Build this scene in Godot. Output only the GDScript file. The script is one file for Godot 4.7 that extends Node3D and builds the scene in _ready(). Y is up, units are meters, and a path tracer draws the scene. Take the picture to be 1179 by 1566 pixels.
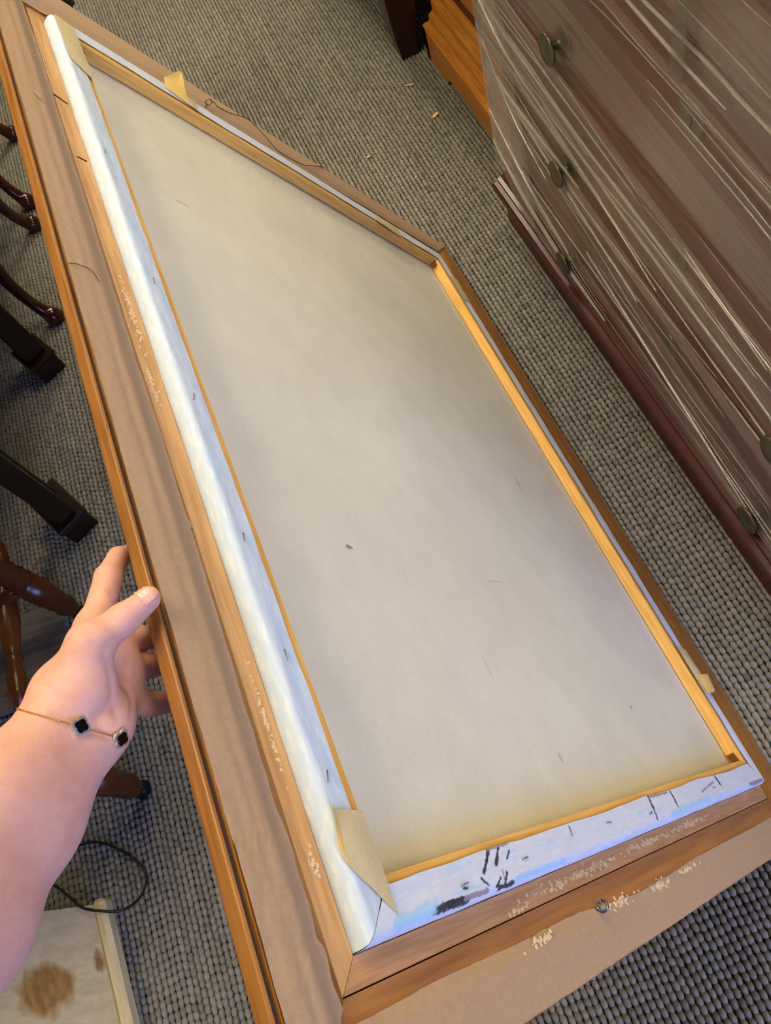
extends Node3D
# The back of a framed canvas held tilted in a furniture shop. Metres, y up. The aisle runs along z.

var rng := RandomNumberGenerator.new()
var noise := FastNoiseLite.new()
var used := {}
var PT: Transform3D          # painting: x across the short side (down), y along the long side, z out of the back
const W := 0.80
const L := 1.0858

func _ready() -> void:
	rng.seed = 7
	noise.seed = 3
	noise.noise_type = FastNoiseLite.TYPE_SIMPLEX_SMOOTH
	noise.frequency = 1.0
	noise.fractal_octaves = 3
	# ---- camera
	var cam := Camera3D.new()
	cam.name = "camera"
	cam.fov = 65.385
	cam.near = 0.02
	cam.transform = Transform3D(Basis(Vector3(0.9026, -0.2445, 0.3543), Vector3(0.4283, 0.4262, -0.7968), Vector3(0.0438, 0.8710, 0.4894)).orthonormalized(), Vector3(0, 1.30, 0))
	add_child(cam)
	# ---- sky and exposure
	var env := Environment.new()
	var sm := ProceduralSkyMaterial.new()
	sm.sky_top_color = Color(0.52, 0.64, 1.0)
	sm.sky_horizon_color = Color(0.62, 0.73, 1.0)
	sm.ground_bottom_color = Color(0.30, 0.33, 0.38)
	sm.ground_horizon_color = Color(0.40, 0.44, 0.50)
	var sky := Sky.new()
	sky.sky_material = sm
	env.background_mode = Environment.BG_SKY
	env.sky = sky
	env.background_energy_multiplier = 12.0
	env.tonemap_mode = Environment.TONE_MAPPER_LINEAR
	env.tonemap_exposure = 0.96
	env.sdfgi_enabled = true
	env.ssao_enabled = true
	env.ssil_enabled = true
	var we := WorldEnvironment.new()
	we.name = "environment"
	we.environment = env
	add_child(we)
	# ---- ceiling lamps: the first overhead, the other three unseen and added as fill
	for p in [[-0.68, -0.90, 3.5, "ceiling panel light above the row of dark chairs"], [0.74, -1.75, 2.5, "added unseen ceiling panel light above the oak chest, filling the canvas"], [0.35, -3.7, 7.0, "farthest added ceiling panel light, unseen, filling the far end of the aisle"], [1.35, 0.85, 2.6, "added unseen ceiling panel light nearest the shop window, filling the near floor"]]:
		ceiling_light(Vector3(p[0], 2.6, p[1]), p[2], p[3])
	PT = Transform3D(Basis(Vector3(0.4988, -0.8661, -0.0313), Vector3(-0.0115, 0.0295, -0.9995), Vector3(0.8666, 0.4989, 0.0048)).orthonormalized(), Vector3(-0.1405, 0.7737, -0.0316))
	room()
	carpet()
	painting()
	dresser()
	plastic_wrap()
	oak_chest()
	dark_cabinet()
	left_chairs()
	left_table()
	turned_chair()
	box_and_cord()
	person()
	litter()

# ------------------------------------------------------------------ node helpers
func numbered(called: String) -> String:
	if not used.has(called):
		used[called] = 0
		return called
	used[called] += 1
	return "%s_%03d" % [called, used[called]]

func tag(o: Node, label: String, category := "", group := "", kind := "") -> Node:
	if label: o.set_meta("label", label)
	if category: o.set_meta("category", category)
	if group: o.set_meta("group", group)
	if kind: o.set_meta("kind", kind)
	return o

func thing(called: String, label: String, category: String, at := Transform3D(), group := "") -> Node3D:
	var o := Node3D.new()
	o.name = numbered(called)
	add_child(o)
	o.transform = at
	tag(o, label, category, group)
	return o

func put(called: String, m: Mesh, mt: Material, parent: Node = self) -> MeshInstance3D:
	var o := MeshInstance3D.new()
	o.name = numbered(called) if parent == self else called
	o.mesh = m
	o.material_override = mt
	parent.add_child(o, true)
	return o

func struct(called: String, m: Mesh, mt: Material) -> MeshInstance3D:
	var o := put(called, m, mt)
	tag(o, "", "", "", "structure")
	return o

# ------------------------------------------------------------------ materials
var tex := {}
func ntex(key: String, freq: float, oct: int, stops: Array, size := 512, sd := 1) -> NoiseTexture2D:
	if tex.has(key): return tex[key]
	var n := FastNoiseLite.new()
	n.noise_type = FastNoiseLite.TYPE_SIMPLEX_SMOOTH
	n.seed = sd
	n.frequency = freq
	n.fractal_octaves = oct
	var g := Gradient.new()
	g.offsets = PackedFloat32Array(range(stops.size()).map(func(i): return float(i) / (stops.size() - 1)))
	g.colors = PackedColorArray(stops)
	var t := NoiseTexture2D.new()
	t.width = size
	t.height = size
	t.seamless = true
	t.noise = n
	t.color_ramp = g
	tex[key] = t
	return t

func mat(c: Color, rough := 0.7, metal := 0.0, spec := 0.5) -> StandardMaterial3D:
	var m := StandardMaterial3D.new()
	m.albedo_color = c
	m.roughness = rough
	m.metallic = metal
	m.metallic_specular = spec
	return m

func tri_mat(t: Texture2D, scale: Vector3, rough := 0.7, bump: Texture2D = null, depth := 0.0) -> StandardMaterial3D:
	var m := mat(Color.WHITE, rough)
	m.albedo_texture = t
	m.uv1_triplanar = true
	m.uv1_scale = scale
	if bump:
		m.heightmap_enabled = true
		m.heightmap_texture = bump
		m.heightmap_scale = depth
	return m

func wood(key: String, dark: Color, light: Color, axis: int, k := 7.0, rough := 0.55) -> StandardMaterial3D:
	var t := ntex("wood_" + key, 0.030, 4, [dark, dark.lerp(light, 0.35), light.lerp(dark, 0.3), light, dark.lerp(light, 0.75)], 512, hash(key) % 1000)
	var s := Vector3(k, k, k)
	s[axis] = k / 16.0
	return tri_mat(t, s, rough)

# ------------------------------------------------------------------ mesh helpers (corners go round anticlockwise as seen from outside)
func begin(smooth := false) -> SurfaceTool:
	var st := SurfaceTool.new()
	st.begin(Mesh.PRIMITIVE_TRIANGLES)
	st.set_smooth_group(0 if smooth else -1)
	return st

func tri(st: SurfaceTool, a: Vector3, b: Vector3, c: Vector3) -> void:
	st.add_vertex(a)
	st.add_vertex(c)
	st.add_vertex(b)

func quad(st: SurfaceTool, a: Vector3, b: Vector3, c: Vector3, d: Vector3) -> void:
	tri(st, a, b, c)
	tri(st, a, c, d)

func finish(st: SurfaceTool) -> ArrayMesh:
	st.generate_normals()
	return st.commit()

func add_box(st: SurfaceTool, c: Vector3, s: Vector3, bev := 0.0, basis := Basis()) -> void:
	# box with bevelled edges: 6 faces, 12 bevels, 8 corners
	var h := s * 0.5
	var b: float = minf(bev, minf(h.x, minf(h.y, h.z)) * 0.9)
	var f := func(v: Vector3) -> Vector3: return c + basis * v
	for ax in 3:
		var u := (ax + 1) % 3
		var w := (ax + 2) % 3
		for sg in [-1.0, 1.0]:
			var p := []
			for q in [[-1, -1], [1, -1], [1, 1], [-1, 1]]:
				var v := Vector3()
				v[ax] = sg * h[ax]
				v[u] = q[0] * (h[u] - b)
				v[w] = q[1] * (h[w] - b)
				p.append(f.call(v))
			if sg < 0: p.reverse()
			quad(st, p[0], p[1], p[2], p[3])
	if b <= 0.0: return
	for ax in 3:
		var u := (ax + 1) % 3
		var w := (ax + 2) % 3
		for su in [-1.0, 1.0]:
			for sw in [-1.0, 1.0]:
				var v := []
				for k in [[-1, 0], [1, 0], [1, 1], [-1, 1]]:
					var q := Vector3()
					q[ax] = k[0] * (h[ax] - b)
					q[u] = su * (h[u] - (b if k[1] == 1 else 0.0))
					q[w] = sw * (h[w] - (0.0 if k[1] == 1 else b))
					v.append(f.call(q))
				if su * sw < 0: v.reverse()
				quad(st, v[3], v[2], v[1], v[0]) if false else quad(st, v[0], v[1], v[2], v[3])
	for sx in [-1.0, 1.0]:
		for sy in [-1.0, 1.0]:
			for sz in [-1.0, 1.0]:
				var a: Vector3 = f.call(Vector3(sx * h.x, sy * (h.y - b), sz * (h.z - b)))
				var d: Vector3 = f.call(Vector3(sx * (h.x - b), sy * h.y, sz * (h.z - b)))
				var e: Vector3 = f.call(Vector3(sx * (h.x - b), sy * (h.y - b), sz * h.z))
				if sx * sy * sz > 0: tri(st, a, d, e)
				else: tri(st, a, e, d)

func box(s: Vector3, bev := 0.0, c := Vector3()) -> ArrayMesh:
	var st := begin()
	add_box(st, c, s, bev)
	return finish(st)

func add_tube(st: SurfaceTool, pts: Array, rad, sides := 8, caps := true) -> void:
	var rings := []
	var up := Vector3.UP
	for i in pts.size():
		var d: Vector3 = (pts[mini(i + 1, pts.size() - 1)] - pts[maxi(i - 1, 0)]).normalized()
		if i == 0:
			up = d.cross(Vector3(0.31, 0.77, 0.55)).normalized()
		var x := (up - d * up.dot(d)).normalized()
		up = x
		var y := d.cross(x)
		var r: float = rad[i] if rad is Array else rad
		var ring := []
		for k in sides:
			var a := TAU * k / sides
			ring.append(pts[i] + (x * cos(a) + y * sin(a)) * r)
		rings.append(ring)
	for i in rings.size() - 1:
		for k in sides:
			var k2 := (k + 1) % sides
			quad(st, rings[i][k], rings[i][k2], rings[i + 1][k2], rings[i + 1][k])
	if caps:
		for k in sides:
			var k2 := (k + 1) % sides
			tri(st, pts[0], rings[0][k2], rings[0][k])
			tri(st, pts[-1], rings[-1][k], rings[-1][k2])

func tube(pts: Array, rad, sides := 8) -> ArrayMesh:
	var st := begin(true)
	add_tube(st, pts, rad, sides)
	return finish(st)

func curve(pts: Array, n: int) -> Array:
	# Catmull-Rom through pts
	var out := []
	for i in pts.size() - 1:
		var p0: Vector3 = pts[maxi(i - 1, 0)]
		var p3: Vector3 = pts[mini(i + 2, pts.size() - 1)]
		for k in n:
			out.append(pts[i].cubic_interpolate(pts[i + 1], p0, p3, float(k) / n))
	out.append(pts[-1])
	return out

func lathe(prof: Array, sides := 24, axis := Basis(), at := Vector3()) -> ArrayMesh:
	# prof: Vector2(radius, height) from the bottom up
	var st := begin(true)
	for i in prof.size() - 1:
		for k in sides:
			var a := TAU * k / sides
			var b := TAU * (k + 1) / sides
			var f := func(p: Vector2, t: float) -> Vector3: return at + axis * Vector3(p.x * cos(t), p.y, -p.x * sin(t))
			var v0: Vector3 = f.call(prof[i], a)
			var v1: Vector3 = f.call(prof[i], b)
			var v2: Vector3 = f.call(prof[i + 1], b)
			var v3: Vector3 = f.call(prof[i + 1], a)
			if prof[i].x > 1e-6: tri(st, v0, v1, v2)
			if prof[i + 1].x > 1e-6: tri(st, v0, v2, v3)
	return finish(st)

func extrude(prof: Array, f: Callable, z0: float, z1: float, n := 1, caps := true) -> ArrayMesh:
	# closed outline (anticlockwise in x,y) along z, each point mapped by f
	var st := begin()
	var m := prof.size()
	for j in n:
		var a := lerpf(z0, z1, float(j) / n)
		var b := lerpf(z0, z1, float(j + 1) / n)
		for i in m:
			var p: Vector2 = prof[i]
			var q: Vector2 = prof[(i + 1) % m]
			quad(st, f.call(p, a), f.call(q, a), f.call(q, b), f.call(p, b))
	if caps:
		var id := Geometry2D.triangulate_polygon(PackedVector2Array(prof))
		for k in range(0, id.size(), 3):
			var t := [prof[id[k]], prof[id[k + 1]], prof[id[k + 2]]]
			var cw: bool = (t[1] - t[0]).cross(t[2] - t[0]) < 0.0
			if cw: t.reverse()
			tri(st, f.call(t[0], z1), f.call(t[1], z1), f.call(t[2], z1))
			tri(st, f.call(t[0], z0), f.call(t[2], z0), f.call(t[1], z0))
	return finish(st)

func grid(nu: int, nv: int, f: Callable, smooth := true, uv := true) -> ArrayMesh:
	# sheet f(a, b) with a, b in 0..1; the front looks along da x db
	var st := begin(smooth)
	var p := []
	for j in nv + 1:
		for i in nu + 1:
			p.append(f.call(float(i) / nu, float(j) / nv))
	for j in nv:
		for i in nu:
			for q in [[0, 0], [1, 1], [1, 0], [0, 0], [0, 1], [1, 1]]:
				if uv: st.set_uv(Vector2(float(i + q[0]) / nu, float(j + q[1]) / nv))
				st.add_vertex(p[(j + q[1]) * (nu + 1) + i + q[0]])
	return finish(st)

func nz(x: float, y := 0.0, z := 0.0) -> float:
	return noise.get_noise_3d(x, y, z)

# ------------------------------------------------------------------ room
func ceiling_light(p: Vector3, power: float, label: String) -> void:
	var t := thing("ceiling_light", label, "light", Transform3D(Basis(), p), "ceiling panel lights")
	var st := begin()
	for s in [-1.0, 1.0]:
		add_box(st, Vector3(s * 0.31, -0.012, 0), Vector3(0.02, 0.024, 1.24), 0.002)
		add_box(st, Vector3(0, -0.012, s * 0.61), Vector3(0.60, 0.024, 0.02), 0.002)
	put("lamp_frame", finish(st), mat(Color(0.85, 0.85, 0.83), 0.4), t)
	var em := mat(Color(0.9, 0.88, 0.8), 0.5)
	em.emission_enabled = true
	em.emission = Color(1.0, 0.95, 0.81)
	em.emission_energy_multiplier = power * 1.4
	put("lamp_panel", box(Vector3(0.60, 0.006, 1.20), 0.0, Vector3(0, -0.008, 0)), em, t)
	var l := AreaLight3D.new()
	l.name = "lamp_light"
	l.area_size = Vector2(0.58, 1.18)
	l.light_color = Color(1.0, 0.95, 0.81)
	l.light_energy = power
	l.area_range = 12.0
	l.shadow_enabled = true
	l.transform = Transform3D(Basis(Vector3.RIGHT, -PI / 2), Vector3(0, -0.016, 0))
	t.add_child(l)

func room() -> void:
	var plaster := tri_mat(ntex("plaster", 0.05, 3, [Color(0.62, 0.58, 0.52), Color(0.68, 0.64, 0.57)]), Vector3(2, 2, 2), 0.9)
	var x0 := -3.0
	var x1 := 3.2
	var z0 := -5.5
	var z1 := 2.6
	var h := 2.6
	struct("floor", box(Vector3(x1 - x0 + 0.4, 0.1, z1 - z0 + 0.4), 0.0, Vector3((x0 + x1) / 2, -0.052, (z0 + z1) / 2)), mat(Color(0.075, 0.065, 0.055), 0.95))  # near-black carpet backing: shade of the pits between loops put into its colour
	struct("ceiling", box(Vector3(x1 - x0 + 0.4, 0.1, z1 - z0 + 0.4), 0.0, Vector3((x0 + x1) / 2, h + 0.05, (z0 + z1) / 2)), plaster)
	struct("wall_left", box(Vector3(0.12, h, z1 - z0), 0.0, Vector3(x0 - 0.06, h / 2, (z0 + z1) / 2)), plaster)
	struct("wall_right", box(Vector3(0.12, h, z1 - z0), 0.0, Vector3(x1 + 0.06, h / 2, (z0 + z1) / 2)), plaster)
	struct("wall_far", box(Vector3(x1 - x0, h, 0.12), 0.0, Vector3((x0 + x1) / 2, h / 2, z0 - 0.06)), plaster)
	# wall behind the camera with the shop window
	var wx0 := 0.1
	var wx1 := 3.0
	var wy0 := 0.55
	var wy1 := 2.3
	var st := begin()
	add_box(st, Vector3((x0 + wx0) / 2, h / 2, z1 + 0.06), Vector3(wx0 - x0, h, 0.12))
	add_box(st, Vector3((wx1 + x1) / 2, h / 2, z1 + 0.06), Vector3(x1 - wx1, h, 0.12))
	add_box(st, Vector3((wx0 + wx1) / 2, wy0 / 2, z1 + 0.06), Vector3(wx1 - wx0, wy0, 0.12))
	add_box(st, Vector3((wx0 + wx1) / 2, (wy1 + h) / 2, z1 + 0.06), Vector3(wx1 - wx0, h - wy1, 0.12))
	struct("wall_back", finish(st), plaster)
	st = begin()
	for x in [wx0 + 0.025, (wx0 + wx1) / 2, wx1 - 0.025]:
		add_box(st, Vector3(x, (wy0 + wy1) / 2, z1 + 0.06), Vector3(0.05, wy1 - wy0, 0.07), 0.004)
	for y in [wy0 + 0.025, wy1 - 0.025]:
		add_box(st, Vector3((wx0 + wx1) / 2, y, z1 + 0.06), Vector3(wx1 - wx0 - 0.1, 0.05, 0.07), 0.004)
	struct("window_1", finish(st), mat(Color(0.25, 0.24, 0.23), 0.5))

func carpet() -> void:
	# low loop pile in ribs that run along z
	var st := begin(true)
	var prof := []
	var nu := 5
	var nv := 4
	for j in nv + 1:
		var row := []
		for i in nu + 1:
			var a := PI * i / nu
			var b := PI * j / nv - PI / 2
			row.append(Vector3(-cos(a) * cos(b) * 0.0051, sin(a) * cos(b) * 0.0068 - 0.001, sin(b) * 0.0080))
		prof.append(row)
	for j in nv:
		for i in nu:
			quad(st, prof[j][i], prof[j + 1][i], prof[j + 1][i + 1], prof[j][i + 1])
	var loop := finish(st)
	var m := mat(Color.WHITE, 0.95, 0.0, 0.2)
	m.vertex_color_use_as_albedo = true
	var xs := []
	var px := 0.0098
	var pz := 0.0119
	var mm := MultiMesh.new()
	mm.transform_format = MultiMesh.TRANSFORM_3D
	mm.use_colors = true
	mm.mesh = loop
	var nx := 318
	var nzz := 405
	mm.instance_count = nx * nzz
	var k := 0
	for i in nx:
		var shift := rng.randf() * 0.5
		var rowtone := 0.92 + 0.16 * rng.randf()
		for j in nzz:
			var x := -1.82 + i * px + rng.randf_range(-0.0004, 0.0004)
			var z := 0.92 - (j + shift) * pz + rng.randf_range(-0.0009, 0.0009)
			var b := Basis(Vector3.UP, rng.randf_range(-0.08, 0.08)).scaled(Vector3(rng.randf_range(0.92, 1.06), rng.randf_range(0.80, 1.08), rng.randf_range(0.92, 1.06)))
			mm.set_instance_transform(k, Transform3D(b, Vector3(x, 0, z)))
			var v := rowtone * (0.86 + 0.24 * rng.randf()) * (1.0 + 0.20 * nz(x * 1.7, z * 1.7)) * 0.205
			if rng.randf() < 0.05: v *= 0.76
			var warm := rng.randf()
			mm.set_instance_color(k, Color(v * (1.04 + 0.05 * warm), v * 0.96, v * (0.84 - 0.06 * warm)))
			k += 1
	var o := MultiMeshInstance3D.new()
	o.name = "carpet_pile"
	o.multimesh = mm
	o.material_override = m
	add_child(o)
	tag(o, "grey brown ribbed loop pile of the shop carpet", "carpet", "", "stuff")

# ------------------------------------------------------------------ painting
# d runs outward from the canvas edge, s along the side, t out of the back
func side_pt(side: int, d: float, s: float, t: float) -> Vector3:
	match side:
		0: return Vector3(-d, s, t)
		1: return Vector3(s, -d, t)
		2: return Vector3(W + d, s, t)
	return Vector3(s, L + d, t)

func side_len(side: int) -> float:
	return L if side % 2 == 0 else W

func mitred(side: int, prof: Array, n := 1, wob = null, open := false) -> ArrayMesh:
	# prof: Vector2(d, t) anticlockwise in the d,t plane; ends cut at 45 degrees
	var st := begin(open)
	var flip := side == 0 or side == 3
	var m := prof.size()
	var ln := side_len(side)
	var g := func(p: Vector2, f: float) -> Vector3:
		var s := lerpf(-p.x + 0.0003, ln + p.x - 0.0003, f)
		var q := p
		if wob != null: q = wob.call(p, s)
		return side_pt(side, q.x, s, q.y)
	for j in n:
		for i in (m - 1 if open else m):
			var p: Vector2 = prof[i]
			var q: Vector2 = prof[(i + 1) % m]
			var v := [g.call(p, float(j) / n), g.call(q, float(j) / n), g.call(q, float(j + 1) / n), g.call(p, float(j + 1) / n)]
			var u0 := Vector2(float(i) / (m - 1), float(j) / n)
			var u1 := Vector2(float(i + 1) / (m - 1), float(j) / n)
			var u2 := Vector2(float(i + 1) / (m - 1), float(j + 1) / n)
			var u3 := Vector2(float(i) / (m - 1), float(j + 1) / n)
			var uv := [u0, u1, u2, u3]
			for k in ([0, 1, 2, 0, 2, 3] if not flip else [0, 2, 1, 0, 3, 2]):
				st.set_uv(uv[k])
				st.add_vertex(v[k])
	if not open:
		var id := Geometry2D.triangulate_polygon(PackedVector2Array(prof))
		for e in [0.0, 1.0]:
			for k in range(0, id.size(), 3):
				for q in 3:
					st.set_uv(Vector2.ZERO)
					st.add_vertex(g.call(prof[id[k + q]], e))
	return finish(st)

func poly_at(pts: Array, s: float) -> float:
	for i in pts.size() - 1:
		if s <= pts[i + 1].x:
			return lerpf(pts[i].y, pts[i + 1].y, clampf((s - pts[i].x) / (pts[i + 1].x - pts[i].x), 0, 1))
	return pts[-1].y

func painted_strip(h: int, w: int, marks: Array, sd: int, base: Color) -> ImageTexture:
	# primed canvas edge, h across, w along: faint dabs of pale paint and the dark brush marks listed as (along, across, along, across, width)
	var im := Image.create(h, w, false, Image.FORMAT_RGB8)
	for y in w:
		for x in h:
			var a := nz(x * 0.05 + sd, y * 0.012)
			var b := nz(x * 0.16, y * 0.05 + sd)
			var c := base.lerp(Color(0.64, 0.76, 0.85), clampf(a * 1.3 - 0.2, 0, 0.6))
			c = c.lerp(Color(0.84, 0.84, 0.83), clampf(b * 1.2, 0, 0.5))
			im.set_pixel(x, y, c)
	for mk in marks:
		var p0 := Vector2(mk[1] * h, mk[0] * w)
		var p1 := Vector2(mk[3] * h, mk[2] * w)
		var r: float = mk[4] * 1.25
		var col: Color = mk[5]
		var lo := p0.min(p1) - Vector2(r, r) * 1.6
		var hi := p0.max(p1) + Vector2(r, r) * 1.6
		for y in range(maxi(0, int(lo.y)), mini(w, int(hi.y) + 1)):
			for x in range(maxi(0, int(lo.x)), mini(h, int(hi.x) + 1)):
				var q := Vector2(x, y)
				var near := Geometry2D.get_closest_point_to_segment(q, p0, p1)
				var dd := q.distance_to(near) / r + nz(x * 0.10, y * 0.14, sd) * 0.75 + nz(x * 0.35, y * 0.35, sd) * 0.22
				if dd < 0.8: im.set_pixel(x, y, im.get_pixel(x, y).lerp(col, 0.92))
				elif dd < 1.0: im.set_pixel(x, y, im.get_pixel(x, y).lerp(col, 0.5))
	return ImageTexture.create_from_image(im)

func painting() -> void:
	var t := thing("framed_painting", "large framed canvas seen from the back, tilted, with torn brown backing paper", "painting", PT)
	# --- canvas: bare back of the cloth with faint creases
	var ci := Image.create(512, 700, false, Image.FORMAT_RGB8)
	var r2 := RandomNumberGenerator.new()
	r2.seed = 5
	for y in 700:
		for x in 512:
			var a := nz(x * 0.006, y * 0.006)
			var b := nz(x * 0.03 + 40, y * 0.022)
			var f := 1.0 + 0.035 * a + 0.025 * b + 0.030 * (r2.randf() - 0.5)
			var c := Color(0.80 * f, 0.775 * f, 0.70 * f)
			ci.set_pixel(x, y, c)
	for mk in [[0.1624, 0.3202, 0.004, 0.002, 0.75], [0.6118, 0.4855, 0.0035, 0.012, 0.22], [0.1245, 0.8183, 0.009, 0.002, 0.3], [0.3512, 0.0877, 0.003, 0.007, 0.25], [0.57, 0.13, 0.0022, 0.003, 0.6], [0.30, 0.19, 0.002, 0.014, 0.14], [0.40, 0.30, 0.02, 0.001, 0.18]]:
		var cx: float = mk[0] / W * 512
		var cy: float = mk[1] / L * 700
		for y in range(int(cy) - 24, int(cy) + 25):
			for x in range(int(cx) - 24, int(cx) + 25):
				if x < 0 or y < 0 or x > 511 or y > 699: continue
				var e := Vector2((x - cx) / (mk[2] * 640), (y - cy) / (mk[3] * 640)).length() + 0.7 * nz(x * 0.3, y * 0.3)
				if e < 1.0: ci.set_pixel(x, y, ci.get_pixel(x, y).lerp(Color(0.42, 0.40, 0.36), mk[4]))
	var cm := mat(Color.WHITE, 0.92, 0.0, 0.25)
	cm.albedo_texture = ImageTexture.create_from_image(ci)
	var sag := func(a: float, b: float) -> float:
		var edge := minf(minf(a, 1 - a) * W, minf(b, 1 - b) * L)
		var k := smoothstep(0.02, 0.12, edge)
		return -0.0178 + k * (0.0016 * nz(a * 2.1, b * 2.6) + 0.0007 * nz(a * 6 + b * 4, b * 5 - a * 3, 4) - 0.001)
	var cv := put("canvas", grid(60, 80, func(a, b): return Vector3(a * W, b * L, sag.call(a, b))), cm, t)
	cv.set_meta("label", "bare cream back of the stretched canvas")
	var face := ntex("face", 0.01, 4, [Color(0.55, 0.68, 0.78), Color(0.80, 0.84, 0.84), Color(0.62, 0.60, 0.52)])
	var fm := mat(Color.WHITE, 0.5)
	fm.albedo_texture = face
	put("painted_face", grid(30, 40, func(a, b): return Vector3((1 - a) * W, b * L, sag.call(1 - a, b) - 0.0012)), fm, cv)
	# --- stretcher bars
	var pineY := wood("stretcher", Color(0.79, 0.58, 0.27), Color(0.89, 0.69, 0.37), 1, 9.0)
	var pineX := wood("stretcher", Color(0.79, 0.58, 0.27), Color(0.89, 0.69, 0.37), 0, 9.0)
	var bw := [0.0312, 0.0340, 0.0305, 0.0310]
	var bars := []
	for i in 4:
		var b: float = bw[i]
		var p := [Vector2(-b, -0.0165), Vector2(-0.0006, -0.0165), Vector2(-0.0006, -0.0006), Vector2(-0.0014, 0.0), Vector2(-b + 0.0012, 0.0), Vector2(-b, -0.0012)]
		bars.append(put("stretcher_bar", mitred(i, p, 1), pineY if i % 2 == 0 else pineX, t))
	for c in [[W - 0.034, 0.037, 0.4], [W - 0.033, L - 0.034, -0.5], [0.033, L - 0.036, 0.5]]:
		var st := begin()
		add_box(st, Vector3(c[0], c[1], -0.0085), Vector3(0.0022, 0.020, 0.011), 0.0004, Basis(Vector3(0, 0, 1), c[2]))
		put("corner_key", finish(st), wood("key", Color(0.35, 0.19, 0.07), Color(0.5, 0.3, 0.12), 1), t)
	# --- canvas folded round the bars
	var dk := Color(0.21, 0.19, 0.20)
	var cy2 := Color(0.64, 0.77, 0.85)
	var rose := Color(0.58, 0.50, 0.54)
	var inner := [0.0228, 0.0272, 0.0235, 0.0245]
	var marks := [[], [], [], []]
	# bottom: along = u / W, across 0 (front) .. 1 (inner edge); d = 0.0012 at about 0.55
	marks[1] = [[0.161, 0.99, 0.157, 0.86, 2.3, dk], [0.157, 0.86, 0.151, 0.72, 1.9, dk], [0.180, 0.98, 0.172, 0.76, 2.0, dk], [0.197, 0.86, 0.193, 0.79, 1.5, dk], [0.160, 0.985, 0.196, 0.985, 1.5, rose], [0.146, 0.66, 0.160, 0.50, 0.7, dk], [0.182, 0.66, 0.186, 0.44, 0.8, rose],
		[0.077, 0.47, 0.098, 0.44, 4.2, dk], [0.098, 0.44, 0.125, 0.42, 3.4, dk], [0.120, 0.47, 0.155, 0.45, 2.6, rose], [0.090, 0.51, 0.118, 0.49, 1.6, dk], [0.172, 0.46, 0.177, 0.56, 1.3, dk], [0.184, 0.40, 0.189, 0.60, 1.4, dk], [0.176, 0.42, 0.200, 0.40, 2.6, dk], [0.118, 0.62, 0.124, 0.60, 0.9, dk],
		[0.03, 0.50, 0.072, 0.50, 7.0, cy2], [0.205, 0.45, 0.30, 0.43, 3.0, cy2], [0.561, 0.98, 0.555, 0.76, 1.9, dk], [0.555, 0.76, 0.547, 0.50, 1.3, dk], [0.636, 0.97, 0.629, 0.72, 1.8, dk], [0.629, 0.72, 0.624, 0.48, 0.9, dk], [0.60, 0.50, 0.74, 0.52, 5.0, cy2], [0.565, 0.965, 0.625, 0.965, 1.6, rose], [0.826, 0.97, 0.816, 0.74, 1.8, dk], [0.816, 0.74, 0.812, 0.62, 0.8, rose], [0.73, 0.70, 0.80, 0.84, 1.2, rose], [0.93, 0.46, 0.99, 0.44, 4.0, rose]]
	marks[0] = []
	for i in 4:
		var dd: float = inner[i]
		var fp := [Vector2(-0.004, -0.0195), Vector2(0.0008, -0.0186), Vector2(0.0013, -0.0150), Vector2(0.0015, -0.010), Vector2(0.0014, -0.0055), Vector2(0.0008, -0.0018), Vector2(-0.0010, 0.0008), Vector2(-0.0040, 0.0018)]
		for k in 7:
			fp.append(Vector2(lerpf(-0.0065, -dd, k / 6.0), 0.0018 - 0.0006 * k / 6.0))
		fp.reverse()
		var wob := func(p: Vector2, s: float) -> Vector2:
			var q := p
			if p.y > -0.004:
				var e := clampf(-p.x / dd, 0, 1)
				q.x -= e * (0.0012 * nz(s * 9, i * 7.0) + 0.0016 * nz(s * 3.1, i * 3.0)) * (1.6 if i == 1 or i == 3 else 0.8)
				q.y += 0.0006 + 0.0008 * nz(s * 16, p.x * 70, i * 5.0) + 0.0009 * maxf(0, nz(s * 5, i * 2.0)) * sin(PI * e)
			else:
				q.x += 0.0005 + 0.0006 * nz(s * 12, p.y * 60, i * 9.0)
			return q
		var m := mat(Color.WHITE, 0.62, 0.0, 0.35)
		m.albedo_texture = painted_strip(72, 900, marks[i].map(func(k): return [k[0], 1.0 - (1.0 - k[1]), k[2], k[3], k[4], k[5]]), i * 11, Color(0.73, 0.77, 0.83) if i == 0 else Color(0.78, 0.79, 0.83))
		m.uv1_scale = Vector3(-1, 1, 1)
		m.uv1_offset = Vector3(1, 0, 0)
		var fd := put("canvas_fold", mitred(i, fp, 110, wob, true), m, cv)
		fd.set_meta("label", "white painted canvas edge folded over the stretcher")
	# --- staples
	var steel := mat(Color(0.55, 0.54, 0.52), 0.35, 0.9)
	for s in [[0.0076, 0.8041, 1.3], [0.0123, 0.5987, 1.4], [0.0104, 0.4471, 1.2], [0.0111, 0.298, 1.35], [0.0118, 0.1943, 1.5], [0.0103, 0.1024, 1.2], [0.104, 0.0114, 0.1], [0.1874, 0.0136, 0.05], [0.34, 0.0173, -0.1], [0.2696, 0.021, 1.3], [0.43, 0.012, 0.2], [0.62, 0.014, 0.0]]:
		var st := begin(true)
		var dir := Vector3(cos(s[2]), sin(s[2]), 0) * 0.0042
		var c := Vector3(s[0], s[1], 0.0030)
		add_tube(st, [c - dir - Vector3(0, 0, 0.003), c - dir * 0.95, c + dir * 0.95, c + dir - Vector3(0, 0, 0.003)], 0.0005, 6)
		put("staple", finish(st), steel, t)
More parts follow.
